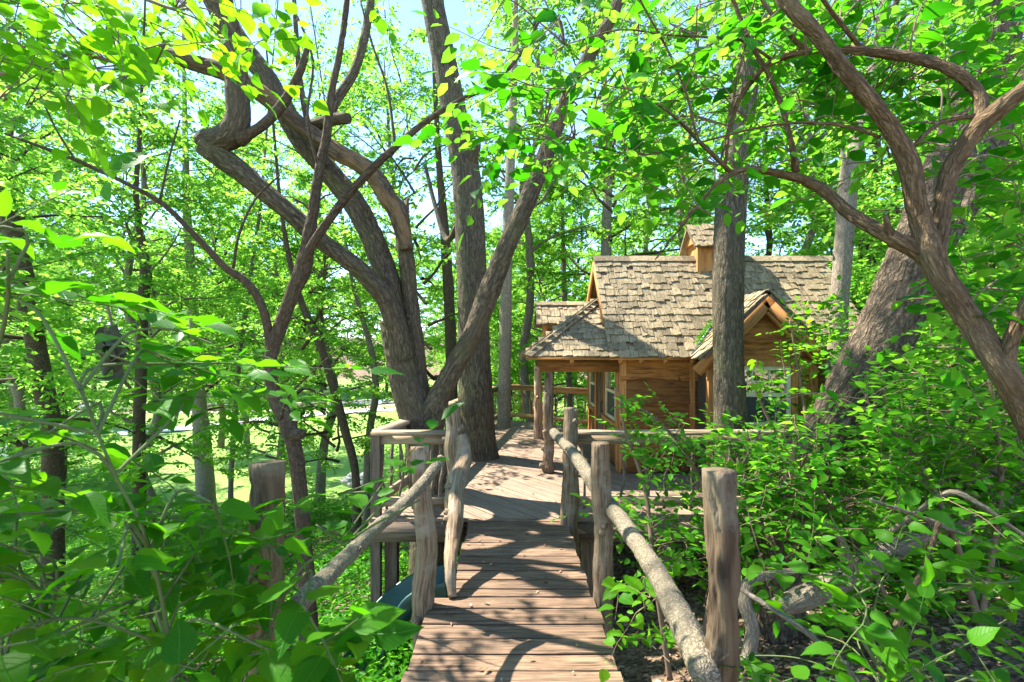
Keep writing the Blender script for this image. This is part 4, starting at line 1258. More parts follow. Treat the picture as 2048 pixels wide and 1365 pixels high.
YA = 3.6
crook = tree_px('crooked_tree', 'slender crooked dark tree with a long side branch left of the walk', W(612, 1240, YA), [
    ('trunk', [(620, 1330, YA, 46), (612, 1150, YA, 38), (602, 1010, YA, 33), (592, 910, YA, 35), (572, 840, YA, 38), (548, 790, YA, 30), (540, 725, YA, 28), (560, 655, YA, 30), (588, 580, YA, 32), (606, 535, YA, 38), (622, 450, YA, 26), (638, 345, YA, 21), (654, 265, YA, 19), (664, 180, YA, 15), (684, 80, YA, 13), (700, -50, YA, 11)], dict(seg=28, step=0.02, ridge=0.004)),
    ('limb', [(592, 560, YA, 26), (625, 490, YA - .05, 22), (690, 398, YA - .1, 20), (765, 318, YA - .15, 18), (850, 245, YA - .2, 14), (930, 196, YA - .25, 12), (985, 170, YA - .3, 10), (1040, 110, YA - .3, 8), (1080, 40, YA - .3, 6)], dict(seg=14, step=0.03)),
    ('limb', [(540, 735, YA, 22), (537, 665, YA, 21), (520, 605, YA - .05, 19), (490, 562, YA - .1, 19), (450, 535, YA - .15, 17), (400, 482, YA - .2, 14), (330, 412, YA - .25, 12), (250, 366, YA - .3, 10), (150, 320, YA - .35, 9), (60, 286, YA - .4, 7), (10, 268, YA - .4, 5)], dict(seg=12, step=0.03)),
    ('stub', [(588, 870, YA - .05, 34), (605, 868, YA - .12, 22)], dict(seg=12)),
    ('branch', [(466, 540, YA - .12, 8), (478, 470, YA - .1, 7), (510, 400, YA, 6), (560, 350, YA, 4)], dict(seg=6)),
    ('branch', [(150, 320, YA - .35, 6), (110, 255, YA - .3, 5), (80, 190, YA - .3, 4)], dict(seg=6)),
    ('branch', [(320, 400, YA - .25, 6), (340, 310, YA - .2, 5), (360, 240, YA - .2, 4)], dict(seg=6)),
    ('branch', [(640, 345, YA, 8), (615, 240, YA - .1, 7), (625, 120, YA - .1, 6), (585, 10, YA - .1, 5)], dict(seg=6)),
    ('branch', [(790, 290, YA - .15, 7), (775, 180, YA - .1, 6), (745, 90, YA - .1, 5), (720, 0, YA, 4)], dict(seg=6)),
    ('branch', [(560, 840, YA - .05, 7), (580, 790, YA - .3, 5), (640, 730, YA - .5, 4), (690, 690, YA - .6, 3)], dict(seg=6)),
], BARK_DARK, kk=0.84)

# ------------------------------------------------------------------ tree templates for the wood behind
def crown_data(seed, H, r0, lo, R, nbr, leaf, nsub=5, ntw=6, nlf=9, sweep=0.5):
    rr = np.random.RandomState(seed)
    tr = [(0, 0, -0.4, r0 * 1.35), (0, 0, 0.1, r0 * 1.1)]
    x = y_ = 0.0
    for f in np.linspace(0.12, 1, 9):
        x += rr.normal(0, 0.018) * H
        y_ += rr.normal(0, 0.018) * H
        tr.append((x, y_, f * H, r0 * (1 - f) ** 0.8 + 0.012))
    tr = np.array(tr)
    wood, leaves = MB(), MB()
    LL, LD, LN = [], [], []
    az = rr.uniform(0, 6.28)
    def at(f):
        z = f * H
        return np.array([np.interp(z, tr[:, 2], tr[:, k]) for k in range(3)] + [np.interp(z, tr[:, 2], tr[:, 3])])
    for b in range(nbr):
        f = lo + (0.97 - lo) * ((b + rr.uniform(0, 1)) / nbr)
        az += 2.4 + rr.normal(0, 0.4)
        g = (f - lo) / (1 - lo)
        L = R * (0.55 + 0.75 * math.sin(math.pi * min(1, 0.18 + 0.78 * g)) ** 1.0) * rr.uniform(0.7, 1.15) * (1 if g < 0.85 else 0.7)
        p0 = at(f)
        el = rr.uniform(0.15, 0.9) + 0.4 * g
        d = np.array((math.cos(az) * math.cos(el), math.sin(az) * math.cos(el), math.sin(el)))
        P = [(*p0[:3], max(0.012, p0[3] * 0.5))]
        p = p0[:3].copy()
        ns = 6
        for i in range(ns):
            d = nrm(d + rr.normal(0, 0.2, 3) + np.array((0, 0, -0.10)))
            p = p + d * L / ns
            P.append((*p, max(0.006, p0[3] * 0.5 * (1 - (i + 1) / ns))))
        P = np.array(P)
        tube(wood, P, 5, 0.4, 0, 0, b, cap=False)
        for s in range(nsub):
            f2 = 0.3 + 0.7 * (s + rr.uniform(0, 1)) / nsub
            q = np.array([np.interp(f2 * ns, np.arange(ns + 1), P[:, k]) for k in range(3)])
            sd = nrm(np.array((math.cos(az + rr.uniform(-1.2, 1.2)), math.sin(az + rr.uniform(-1.2, 1.2)), rr.uniform(-0.45, 0.75))))
            Ls = L * rr.uniform(0.25, 0.5)
            e = q + sd * Ls + np.array((0, 0, -0.08 * Ls))
            tube(wood, [(*q, 0.012), (*((q + e) / 2 + rr.normal(0, 0.04, 3)), 0.008), (*e, 0.004)], 3, 0.6, 0, 0, s, cap=False)
            for t in range(ntw):
                f3 = (t + 0.6) / ntw
                c = q + (e - q) * f3
                sg = 1 if t % 2 else -1
                side = nrm(np.cross(sd, (0, 0, 1))) * sg
                td = nrm(sd * 0.7 + side * rr.uniform(0.4, 1.1) + np.array((0, 0, rr.normal(-0.1, 0.35))))
                Lt = rr.uniform(0.25, 0.6)
                k = np.arange(nlf) + rr.uniform(0, 1, nlf)
                pos = c + td * (k / nlf)[:, None] * Lt + rr.normal(0, 0.02, (nlf, 3)) - np.array((0, 0, 1)) * ((k / nlf) ** 2 * 0.1)[:, None]
                s2 = nrm(np.cross(td, (0, 0, 1)))
                al = np.where(np.arange(nlf) % 2, 1, -1)[:, None]
                LD.append(nrm(td * 0.6 + s2 * al * 0.9 + rr.normal(0, 0.3, (nlf, 3)) - np.array((0, 0, 0.25))))
                LN.append(nrm(np.array((0, -0.25, 0.9)) + rr.normal(0, 0.75, (nlf, 3))))
                LL.append(pos)
    LL, LD, LN = np.concatenate(LL), np.concatenate(LD), np.concatenate(LN)
    return tr, wood, LL, LD, LN, leaf * rr.uniform(0.7, 1.15, len(LL))

class Template:
    def __init__(self, seed, H, r0, lo, R, nbr, leaf, leafmat, barkmat, **kw):
        tr, wood, L, D, Nn, S = crown_data(seed, H, r0, lo, R, nbr, leaf, **kw)
        mb = MB()
        tube(mb, tr, 12, 0.25, 0.06, 0, seed)
        self.trunk = mb.mesh('trunk', barkmat)
        self.wood = wood.mesh('branches', barkmat)
        mb = MB()
        leaf_quads(mb, L, D, Nn, S, wid=0.55)
        self.crown = mb.mesh('crown', leafmat)
        self.H = H
        self.n = len(L)
    def place(self, name, label, cat, x, y, rz, sc, group=None, trunk=True, z=None, szz=1.0):
        t = thing(name, label, cat, (x, y, gz(x, y) if z is None else z), group)
        t.rotation_euler = (0, 0, rz)
        t.scale = (sc, sc, sc * szz)
        if trunk:
            obj('trunk', self.trunk, t)
        obj('branches', self.wood, t)
        obj('crown', self.crown, t)
        return t

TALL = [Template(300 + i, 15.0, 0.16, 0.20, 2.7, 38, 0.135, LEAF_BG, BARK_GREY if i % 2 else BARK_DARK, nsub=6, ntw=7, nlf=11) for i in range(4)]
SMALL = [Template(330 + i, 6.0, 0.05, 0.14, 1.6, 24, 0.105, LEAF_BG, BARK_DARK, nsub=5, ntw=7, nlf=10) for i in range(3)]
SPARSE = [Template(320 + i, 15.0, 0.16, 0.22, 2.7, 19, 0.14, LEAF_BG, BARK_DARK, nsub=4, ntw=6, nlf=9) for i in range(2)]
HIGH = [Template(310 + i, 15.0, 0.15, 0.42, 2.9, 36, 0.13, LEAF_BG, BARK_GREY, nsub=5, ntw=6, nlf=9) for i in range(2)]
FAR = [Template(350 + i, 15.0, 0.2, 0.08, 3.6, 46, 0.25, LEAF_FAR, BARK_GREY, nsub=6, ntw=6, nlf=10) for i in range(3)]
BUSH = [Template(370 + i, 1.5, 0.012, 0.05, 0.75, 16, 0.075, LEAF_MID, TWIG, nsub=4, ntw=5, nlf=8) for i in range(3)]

# crowns of the main trees: parts of those trees, high above the deck
def crown_on(tree, k, at, sc, rz):
    tp = SPARSE[k % 2]
    for nm, me in (('upper_stem', tp.trunk), ('branches', tp.wood), ('crown', tp.crown)):
        o = obj(nm, me, tree)
        o.location = np.array(at, float) - world_loc(tree)
        o.rotation_euler = (0, 0, rz)
        o.scale = (sc, sc, sc)
crown_on(forked, 0, W(390, -70, Yf + .6), 0.60, 0.3)
crown_on(forked, 1, W(1255, -50, Yf - .4), 0.28, 1.9)
crown_on(straight, 2, W(856, -70, gy2), 0.75, 2.2)
crown_on(rtree, 3, W(1510, -50, gy4), 0.5, 4.0)
crown_on(rough_tree, 1, W(2048, -70, gy5), 0.6, 5.0)

# trees of the middle distance whose trunks the photograph shows
def mid_tree(label, Y, path, crown_k, crown_sc, material, name='woodland_tree', rz=0.0, crown_dz=0.0, small=False):
    x0, y0 = path[0][0], path[0][1]
    base = W(x0, y0, Y)
    g = gz(base[0], Y)
    a_, b_, d_ = path[-1]
    sl_ = (path[-1][0] - path[-2][0]) / (path[-1][1] - path[-2][1])
    n_ = 1
    while b_ > -200:
        b_ -= 120
        a_ += -sl_ * 120 * 0.6
        path = path + [(a_, b_, max(2.5, d_ * (0.75 ** n_)))]
        n_ += 1
    rows = [(path[0][0], HY + (CAM_H - g + 0.2) / Y * FPX, Y, path[0][2] * 1.25)] + [(a, b, Y, d) for a, b, d in path]
    t = thing(name, label, 'tree', (base[0], Y, g))
    mb = MB()
    tube(mb, limb_px(rows), 16, 0.12, 0.06, 0, int(x0) % 97)
    mb.build('trunk', material, t)
    tp = SPARSE[crown_k % 2] if small else TALL[crown_k]
    top = W(path[len(path) // 2][0], path[len(path) // 2][1], Y)
    for nm, me in (('branches', tp.wood), ('crown', tp.crown)):
        o = obj(nm, me, t)
        o.scale = (crown_sc,) * 3
        o.rotation_euler = (0, 0, rz)
        o.location = (top[0] - base[0], 0, crown_dz)
    return t
mid_tree('leftmost dark trunk leaning left at the edge of the wood', 8.0, [(105, 900, 34), (88, 780, 34), (70, 680, 33), (48, 560, 33), (20, 440, 32), (-10, 340, 30), (-60, 180, 26)], 0, 0.75, BARK_DARK, small=True)
mid_tree('dark tree standing above the left shrub', 10.0, [(278, 870, 22), (282, 760, 21), (284, 680, 20), (288, 590, 21), (292, 540, 20), (278, 450, 12), (272, 380, 10), (280, 260, 7)], 1, 0.62, BARK_DARK, rz=1.0)
mid_tree('greenish tree with a thick low trunk on the near edge of the lawn', 15.0, [(410, 960, 34), (404, 880, 32), (398, 800, 26), (390, 660, 19), (382, 540, 17), (374, 420, 15), (370, 250, 10)], 2, 0.85, BARK_PALE, rz=2.0)
mid_tree('young lawn tree with a short bare stem', 23.0, [(494, 916, 14), (493, 860, 12), (492, 800, 10), (490, 700, 8)], 0, 0.62, BARK_PALE, rz=3.0)
mid_tree('slender twisted dark tree leaning left beyond the rail', 9.0, [(712, 960, 16), (690, 860, 17), (665, 770, 16), (640, 690, 15), (612, 630, 14), (592, 570, 12), (575, 500, 10), (560, 400, 7)], 1, 0.6, BARK_DARK, rz=4.0, small=True)
mid_tree('slim grey tree seen just left of the forked trunk', 11.0, [(735, 950, 16), (740, 860, 15), (752, 780, 14), (742, 700, 12), (720, 620, 9), (700, 540, 7)], 2, 0.5, BARK_GREY, rz=5.0)
mid_tree('dark tree seen between the forked tree and the tall trunk', 12.5, [(905, 850, 24), (902, 700, 23), (898, 600, 22), (892, 500, 20), (884, 400, 16), (876, 300, 12)], 3, 0.8, BARK_DARK, rz=0.7, small=True)
mid_tree('pale tree behind the porch roof with long straight stem', 13.0, [(1208, 760, 26), (1210, 600, 24), (1213, 450, 20), (1217, 300, 16), (1210, 200, 13)], 0, 0.85, BARK_PALE, rz=1.4)
mid_tree('thin tree seen through the far deck railing', 15.0, [(1142, 850, 15), (1138, 760, 14), (1132, 680, 12), (1128, 560, 10)], 1, 0.6, BARK_GREY, rz=2.5)
mid_tree('straight grey tree far behind the leftmost branch', 18.0, [(40, 950, 26), (36, 820, 25), (30, 700, 24), (24, 500, 20)], 2, 0.9, BARK_GREY, rz=3.3)
mid_tree('slim tree standing behind the crooked tree', 14.0, [(462, 960, 10), (470, 820, 10), (480, 700, 9), (500, 560, 8), (520, 420, 6)], 3, 0.55, BARK_GREY, rz=3.9)

# the rest of the wood
rng = random.Random(21)
spots = []
def far_enough(x, y, d):
    return all((x - a) ** 2 + (y - b) ** 2 > d * d for a, b in spots)
ORD = ['leftmost', 'second from the left', 'third from the left', 'fourth from the left', 'fifth from the left', 'sixth from the left', 'seventh from the left', 'eighth from the left', 'ninth from the left']
def place_wood(found, templates, name, cat, zones, scales):
    """zones: (upper px limit, phrase); up to nine of a zone are told apart by their order across the picture"""
    by = {}
    for (x, y, k) in found:
        a = x / y * FPX + CX
        z = next(i for i, zz in enumerate(zones) if a < zz[0])
        by.setdefault(z, []).append((a, x, y, k))
    for z, L in by.items():
        L.sort()
        for i, (a, x, y, k) in enumerate(L):
            lab = zones[z][1]
            if 1 < len(L) <= 9:
                lab = lab + ', ' + ORD[i] if i < len(L) - 1 else lab + ', rightmost'
            templates[k % len(templates)].place(name, lab, cat, x, y, rng.uniform(0, 6.28), rng.uniform(*scales), zones[z][1] + ' group')
found = []
n = 0
while n < 30:                                                         # tall trees 12 to 36 m away
    y = rng.uniform(12, 38)
    x = y * rng.uniform(-1.2, 1.25)
    a = x / y * FPX + CX
    if not far_enough(x, y, 2.8):
        continue
    if a < 900 and y < 22 and not a < 0 or 900 <= a < 1260 and y < 24:
        continue
    if 180 < a < 760 and y < 37 and rng.random() < 0.8:                # the lawn stays open
        continue
    spots.append((x, y))
    found.append((x, y, n))
    n += 1
place_wood(found, TALL, 'woodland_tree', 'tree', [(180, 'leafy tree left of the lawn'), (760, 'leafy tree on the open lawn'), (1240, 'leafy tree behind the deck railing'), (9999, 'leafy tree in the wood behind the cabin roof')], (0.75, 1.1))
found = []
n = 0
while n < 22:                                                         # saplings under them
    y = rng.uniform(9.5, 26)
    x = y * rng.uniform(-1.15, 1.2)
    a = x / y * FPX + CX
    if not far_enough(x, y, 1.4) or (150 < a < 800) or (-1.5 < x < 5.5 and y < 12.5) or (a < 900 and rng.random() < 0.5):
        continue
    spots.append((x, y))
    found.append((x, y, n))
    n += 1
place_wood(found, SMALL, 'sapling', 'sapling', [(900, 'young sapling on the slope left of the deck'), (1240, 'young sapling beyond the far deck railing'), (9999, 'young sapling growing behind the cabin')], (0.7, 1.15))
for i, (px, y, lab) in enumerate(((60, 15.0, 'high crowned tree at the far left behind the leaning dark trunk'), (330, 13.0, 'high crowned tree above the left shrub'), (560, 21.0, 'high crowned tree behind the crooked tree'),
                                 (640, 14.5, 'high crowned tree between crooked tree and forked tree'), (835, 15.0, 'high crowned tree left of the tall straight trunk'), (1090, 14.0, 'high crowned tree behind the right fork'), (1330, 16.0, 'high crowned tree behind the cupola'), (1580, 14.0, 'high crowned tree behind the gable window'))):
    x = (px - CX) / FPX * y
    spots.append((x, y))
    HIGH[i % 2].place('woodland_tree', lab, 'tree', x, y, rng.uniform(0, 6.28), rng.uniform(0.85, 1.05))
TALL[1].place('woodland_tree', 'leafy tree added out of frame at left to shadow the near shrub', 'tree', -4.4, 2.3, 1.0, 0.58)  # stands left of the frame, added to cast shadow on the near shrub
TALL[2].place('woodland_tree', 'second leafy tree added out of frame at left to cast shadow', 'tree', -7.2, 4.6, 2.0, 0.66)  # another tree outside the frame, added for its shadow from the left
n = 0
while n < 64:                                                         # far wood beyond the creek
    y = rng.uniform(47, 100)
    x = y * rng.uniform(-1.2, 1.2)
    if not far_enough(x, y, 4.0):
        continue
    spots.append((x, y))
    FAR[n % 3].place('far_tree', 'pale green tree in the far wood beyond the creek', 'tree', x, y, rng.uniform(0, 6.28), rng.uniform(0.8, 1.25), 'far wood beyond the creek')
    n += 1

# ------------------------------------------------------------------ undergrowth: a mass nobody could count
def ground_cover(name, label, n, sampler, hgt, leaf, material, seed):
    rr = np.random.RandomState(seed)
    X, Y = sampler(rr, n)
    lump = 0.5 + 0.5 * vnoise(np.stack([X * 1.1, Y * 1.1, X * 0], -1), seed) + 0.25 * vnoise(np.stack([X * 3, Y * 3, X * 0], -1), seed + 1)
    h = hgt * np.clip(lump, 0.05, 1.2)
    z = ground_z(X, Y) + h * (1 - rr.uniform(0, 1, n) ** 2.2 * 0.9)
    mb = MB()
    d = rr.normal(0, 1, (n, 3)) * (1, 1, 0.35)
    nn = np.array((0, 0, 1.0)) + rr.normal(0, 0.45, (n, 3))
    leaf_quads(mb, np.stack([X, Y, z], -1), d, nn, leaf * rr.uniform(0.6, 1.2, n), wid=0.55)
    return mb.build(name, material, label=label, category='undergrowth', kind='stuff')

def left_slope(rr, n):
    Y = 1.4 + 12.0 * rr.uniform(0, 1, n) ** 1.5
    X = -0.75 - rr.uniform(0, 1, n) * (1.0 + Y * 0.95)
    return X, Y
def right_slope(rr, n):
    Y = 3.6 + 9 * rr.uniform(0, 1, n)
    X = 2.4 + rr.uniform(0, 1, n) * (1.5 + Y * 0.85)
    X = np.where((X < 5.1) & (Y > 4.6), X + 3.0, X)
    return X, Y
def valley(rr, n):
    Y = 11.5 + 22 * rr.uniform(0, 1, n) ** 1.3
    X = Y * rr.uniform(-1.15, 0.5, n)
    px = X / Y * FPX + CX
    open_lawn = (px > 220) & (px < 760) & (Y > 14)
    X = np.where(open_lawn, Y * rr.uniform(-0.15, 0.4, n), X)
    return X, Y
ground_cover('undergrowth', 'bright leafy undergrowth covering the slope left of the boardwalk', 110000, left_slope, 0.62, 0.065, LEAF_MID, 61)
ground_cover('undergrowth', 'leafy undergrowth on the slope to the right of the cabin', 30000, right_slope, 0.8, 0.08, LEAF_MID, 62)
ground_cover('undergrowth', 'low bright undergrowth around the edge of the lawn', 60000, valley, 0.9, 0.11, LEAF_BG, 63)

# leaf litter on the bare ground at the lower right
rr_ = np.random.RandomState(9)
n = 9000
Y = 1.6 + 5 * rr_.uniform(0, 1, n) ** 1.3
X = 0.5 + rr_.uniform(0, 1, n) * (1.2 + Y)
mb = MB()
leaf_quads(mb, np.stack([X, Y, ground_z(X, Y) + rr_.uniform(0.003, 0.03, n)], -1), rr_.normal(0, 1, (n, 3)) * (1, 1, 0.2), np.array((0, 0, 1.0)) + rr_.normal(0, 0.3, (n, 3)), rr_.uniform(0.03, 0.075, n), wid=0.5, fold=0.5)
mlit, ntl, pl_ = mat('dry_leaf_litter')
geo = N(ntl, 'ShaderNodeNewGeometry')
ntl.links.new(ramp(ntl, geo.outputs['Random Per Island'], [(0.0, (0.07, 0.04, 0.02)), (0.5, (0.2, 0.12, 0.06)), (1.0, (0.40, 0.28, 0.18))]), pl_.inputs['Base Color'])
pl_.inputs['Roughness'].default_value = 0.9
mb.build('leaf_litter', mlit, label='brown dry leaf litter on the bare ground at lower right', category='leaf litter', kind='stuff')

rr_ = np.random.RandomState(19)
n = 150
Y = 2.0 + 6 * rr_.uniform(0, 1, n)
X = rr_.uniform(-0.48, 0.5, n) + np.where(Y > 4.8, rr_.uniform(-0.3, 0.6, n), 0)
mb = MB()
leaf_quads(mb, np.stack([X, Y, np.full(n, 0.012)], -1), rr_.normal(0, 1, (n, 3)) * (1, 1, 0.05), np.array((0, 0, 1.0)) + rr_.normal(0, 0.15, (n, 3)), rr_.uniform(0.012, 0.05, n), wid=0.4, fold=0.5)
mb.build('leaf_litter', mlit, label='scattered dry leaf bits lying on the boardwalk planks', category='leaf litter', kind='stuff')

rr_ = np.random.RandomState(29)
n = 170
X = rr_.uniform(1.25, 4.5, n)
T_ = rr_.uniform(0.02, 1.2, n) ** 1.3
P_ = np.stack([X, EY + T_, EZ + T_ * 1.152], -1) + nv * 0.036
mb = MB()
leaf_quads(mb, P_, rr_.normal(0, 1, (n, 3)), nv + rr_.normal(0, 0.15, (n, 3)), rr_.uniform(0.015, 0.06, n), wid=0.35, fold=0.5)
mb.build('leaf_litter', mlit, label='dry leaf bits and twigs caught on the cabin roof shingles', category='leaf litter', kind='stuff')
mb = MB()
n = 500
f_ = rr_.uniform(0.15, 0.55, n)[:, None]
P_ = np.array((2.225, 6.185, 1.56)) * (1 - f_) + np.array((2.97, 6.83, 2.30)) * f_ + rr_.normal(0, 0.022, (n, 3)) + np.array((-0.02, -0.03, 0.02))
leaf_quads(mb, P_, rr_.normal(0, 1, (n, 3)), rr_.normal(0, 1, (n, 3)) + np.array((0, 0, 1.0)), rr_.uniform(0.012, 0.03, n))
mb.build('moss', LEAF_NEAR, label='dark green moss tuft in the roof valley beside the gable', category='moss', kind='stuff')

# ------------------------------------------------------------------ shrubs and leafy branches near the camera
def shrub(name, label, base, hubs, regions, key, mass, seed, cat='shrub', max_single=260, stem_mat=None, size=0.08, gap=0.05, length=(0.35, 0.7), droop=0.25, tilt=0.4, opposite=True, parent=None, minpx=16, join=0.75):
    """hubs: px stems (polylines with diameters) ; regions: (px0, px1, py0, py1, Y0, Y1, count, (dx, dy, dz)) where leafy twigs grow"""
    r = random.Random(seed)
    t = parent or thing(name, label, cat, base)
    hubpts = []
    for h in hubs:
        rows = limb_px(h)
        mb = MB()
        tube(mb, rows, 8, 0.03, 0.08, 0, seed)
        mb.build('stem', stem_mat or TWIG, t)
        hubpts += [x for x in catmull(rows, 0.06)]
    if parent is not None:
        for rows in near:
            if rows[0] in ('limb', 'branch', 'trunk'):
                hubpts += [x for x in catmull(limb_px(rows[1]), 0.06)]
    hubpts = np.array(hubpts)
    leaves = []
    tw = MB()
    for (x0, x1, y0, y1, Y0, Y1, cnt, dr) in regions:
        for _ in range(cnt):
            Y = r.uniform(Y0, Y1)
            p = W(r.uniform(x0, x1), r.uniform(y0, y1), Y)
            d = np.array(dr, float) + np.array([r.gauss(0, 0.45) for _ in range(3)])
            L = r.uniform(*length)
            P, lv = spray(r, p - nrm(d) * L * 0.5, d, L, size * r.uniform(0.8, 1.15), gap, droop, opposite, tilt=tilt)
            leaves += lv
            tube(tw, P, 5, 0.06, 0, 0, 1, cap=False)
            s = P[0, :3]
            i = np.argmin(np.linalg.norm(hubpts[:, :3] - s, axis=1) + np.abs(hubpts[:, 2] - s[2] + 0.15) * 0.5)
            hp = hubpts[i, :3]
            if np.linalg.norm(hp - s) < join:
                midp = (hp + s) / 2 + np.array((r.gauss(0, .04), r.gauss(0, .04), 0.05))
                tube(tw, [(*hp, 0.0035), (*midp, 0.003), (*s, 0.0025)], 5, 0.03, 0, 0, 2, cap=False)
    if tw.v:
        tw.build('twigs', stem_mat or TWIG, t, kind='stuff')
    a, b = leafy(t, leaves, key, max_single, mass, minpx)
    print(name, label[:30], 'single', a, 'mass', b)
    return t

# arching tree: foliage across the top right
shrub('', '', None, [], [
    (950, 1330, 30, 380, 1.9, 2.5, 46, (-0.8, 0, -0.2)),
    (1250, 1650, -20, 390, 2.05, 2.8, 80, (-0.5, 0.1, -0.2)),
    (1600, 2080, -30, 260, 2.0, 2.9, 96, (0.1, 0.1, -0.2)),
    (1900, 2090, 250, 760, 1.9, 2.7, 50, (-0.3, -0.1, -0.3)),
], 'deep', LEAF_MID, 71, parent=arch_tree, size=0.1, gap=0.048, length=(0.3, 0.6), max_single=300, tilt=0.6, opposite=False)
# low foliage left: big leaves close to the camera
bl = (-1.1, 1.0, gz(-1.1, 1.0))
shrub('shrub', 'large leaved dark green shrub filling the lower left foreground', bl,
      [[(330, 1700, 1.0, 12), (345, 1365, 1.0, 8), (300, 1100, 0.95, 7), (230, 950, 0.9, 6), (160, 780, 0.85, 4)],
       [(420, 1700, 1.1, 12), (300, 1240, 1.1, 8), (180, 1240, 1.05, 7), (0, 1340, 1.0, 6)],
       [(420, 1700, 1.1, 12), (560, 1200, 1.15, 7), (700, 1080, 1.2, 5), (840, 1000, 1.25, 4)]],
      [(-20, 160, 780, 960, 0.85, 1.2, 3, (0.8, 0.2, 0.0)),
       (110, 320, 600, 640, 1.0, 1.2, 3, (1, 0.1, 0.0)),
       (250, 560, 690, 790, 1.0, 1.3, 9, (1, 0.1, -0.1)),
       (-20, 380, 930, 1080, 0.8, 1.3, 10, (0.7, 0.2, 0)),
       (420, 600, 1000, 1130, 1.1, 1.3, 4, (0.9, 0.0, 0.1)),
       (-20, 480, 1080, 1400, 0.7, 1.3, 18, (0.6, 0.2, 0.05)),
       (720, 850, 970, 1010, 1.2, 1.3, 2, (0.9, 0.0, 0.1)),
       (450, 720, 1230, 1400, 0.85, 1.2, 8, (0.6, 0, 0.1))],
      'near', LEAF_NEAR, 72, size=0.096, gap=0.07, length=(0.2, 0.42), stem_mat=TWIG_GREEN, tilt=0.28, droop=0.5, max_single=300, join=0.35)
shrub('shrub', 'leafy twig reaching in at the left edge of the frame', (-1.4, 1.0, gz(-1.4, 1)),
      [[(-150, 1500, 1.0, 16), (-60, 900, 0.95, 10), (10, 640, 0.9, 8), (15, 500, 0.85, 5)]],
      [(-80, 0, 430, 640, 0.8, 1.0, 4, (0.9, 0.1, 0))], 'near', LEAF_NEAR, 73, join=0.25, size=0.095, gap=0.075, length=(0.15, 0.28), stem_mat=TWIG_GREEN)
# lime leaves hanging in at the top left
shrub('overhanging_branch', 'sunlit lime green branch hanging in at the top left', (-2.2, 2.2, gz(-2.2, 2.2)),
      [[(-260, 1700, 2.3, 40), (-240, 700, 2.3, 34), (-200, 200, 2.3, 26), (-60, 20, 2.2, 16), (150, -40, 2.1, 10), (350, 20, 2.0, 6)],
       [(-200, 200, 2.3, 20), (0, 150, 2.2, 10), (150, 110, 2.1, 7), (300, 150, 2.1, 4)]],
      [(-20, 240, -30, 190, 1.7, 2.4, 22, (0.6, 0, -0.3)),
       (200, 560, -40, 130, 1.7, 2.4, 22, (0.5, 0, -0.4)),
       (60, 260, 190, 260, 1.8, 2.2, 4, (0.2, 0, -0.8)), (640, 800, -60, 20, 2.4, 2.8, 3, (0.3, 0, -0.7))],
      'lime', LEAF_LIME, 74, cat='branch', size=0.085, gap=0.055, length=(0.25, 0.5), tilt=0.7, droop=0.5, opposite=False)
# right hand shrubs
shrub('shrub', 'arching green shrub growing in front of the deck railing', (1.2, 3.7, gz(1.2, 3.7)),
      [[(1340, 1360, 3.6, 12), (1310, 1150, 3.7, 10), (1290, 980, 3.9, 8), (1250, 860, 4.0, 6), (1240, 800, 4.0, 4)],
       [(1480, 1300, 3.8, 12), (1440, 1080, 3.8, 9), (1380, 920, 3.9, 7), (1300, 830, 4.0, 5), (1240, 805, 4.0, 3)],
       [(1400, 1300, 3.6, 10), (1460, 1000, 3.7, 8), (1520, 860, 3.8, 5)]],
      [(1215, 1340, 790, 890, 3.8, 4.4, 11, (-0.6, -0.1, 0.3)),
       (1270, 1520, 870, 1060, 3.6, 4.4, 62, (-0.3, -0.2, 0.2)),
       (1290, 1530, 1030, 1180, 3.3, 4.3, 44, (-0.4, -0.2, 0.1)),
       (1170, 1260, 1000, 1080, 3.4, 3.8, 4, (-0.6, -0.2, 0.1))],
      'mid', LEAF_MID, 75, size=0.085, gap=0.055, length=(0.25, 0.55), max_single=300, tilt=0.5)
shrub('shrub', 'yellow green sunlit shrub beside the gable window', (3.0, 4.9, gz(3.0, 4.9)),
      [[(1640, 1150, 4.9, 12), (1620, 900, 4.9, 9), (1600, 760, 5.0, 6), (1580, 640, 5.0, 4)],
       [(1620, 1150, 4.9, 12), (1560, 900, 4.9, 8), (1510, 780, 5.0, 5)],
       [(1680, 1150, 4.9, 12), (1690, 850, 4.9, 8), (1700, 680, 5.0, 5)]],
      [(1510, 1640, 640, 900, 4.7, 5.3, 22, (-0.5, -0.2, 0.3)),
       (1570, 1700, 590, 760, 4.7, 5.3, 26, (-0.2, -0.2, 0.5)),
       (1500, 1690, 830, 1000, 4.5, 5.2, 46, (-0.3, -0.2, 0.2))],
      'lime', LEAF_LIME, 76, size=0.075, gap=0.05, length=(0.25, 0.5), tilt=0.5, minpx=10)
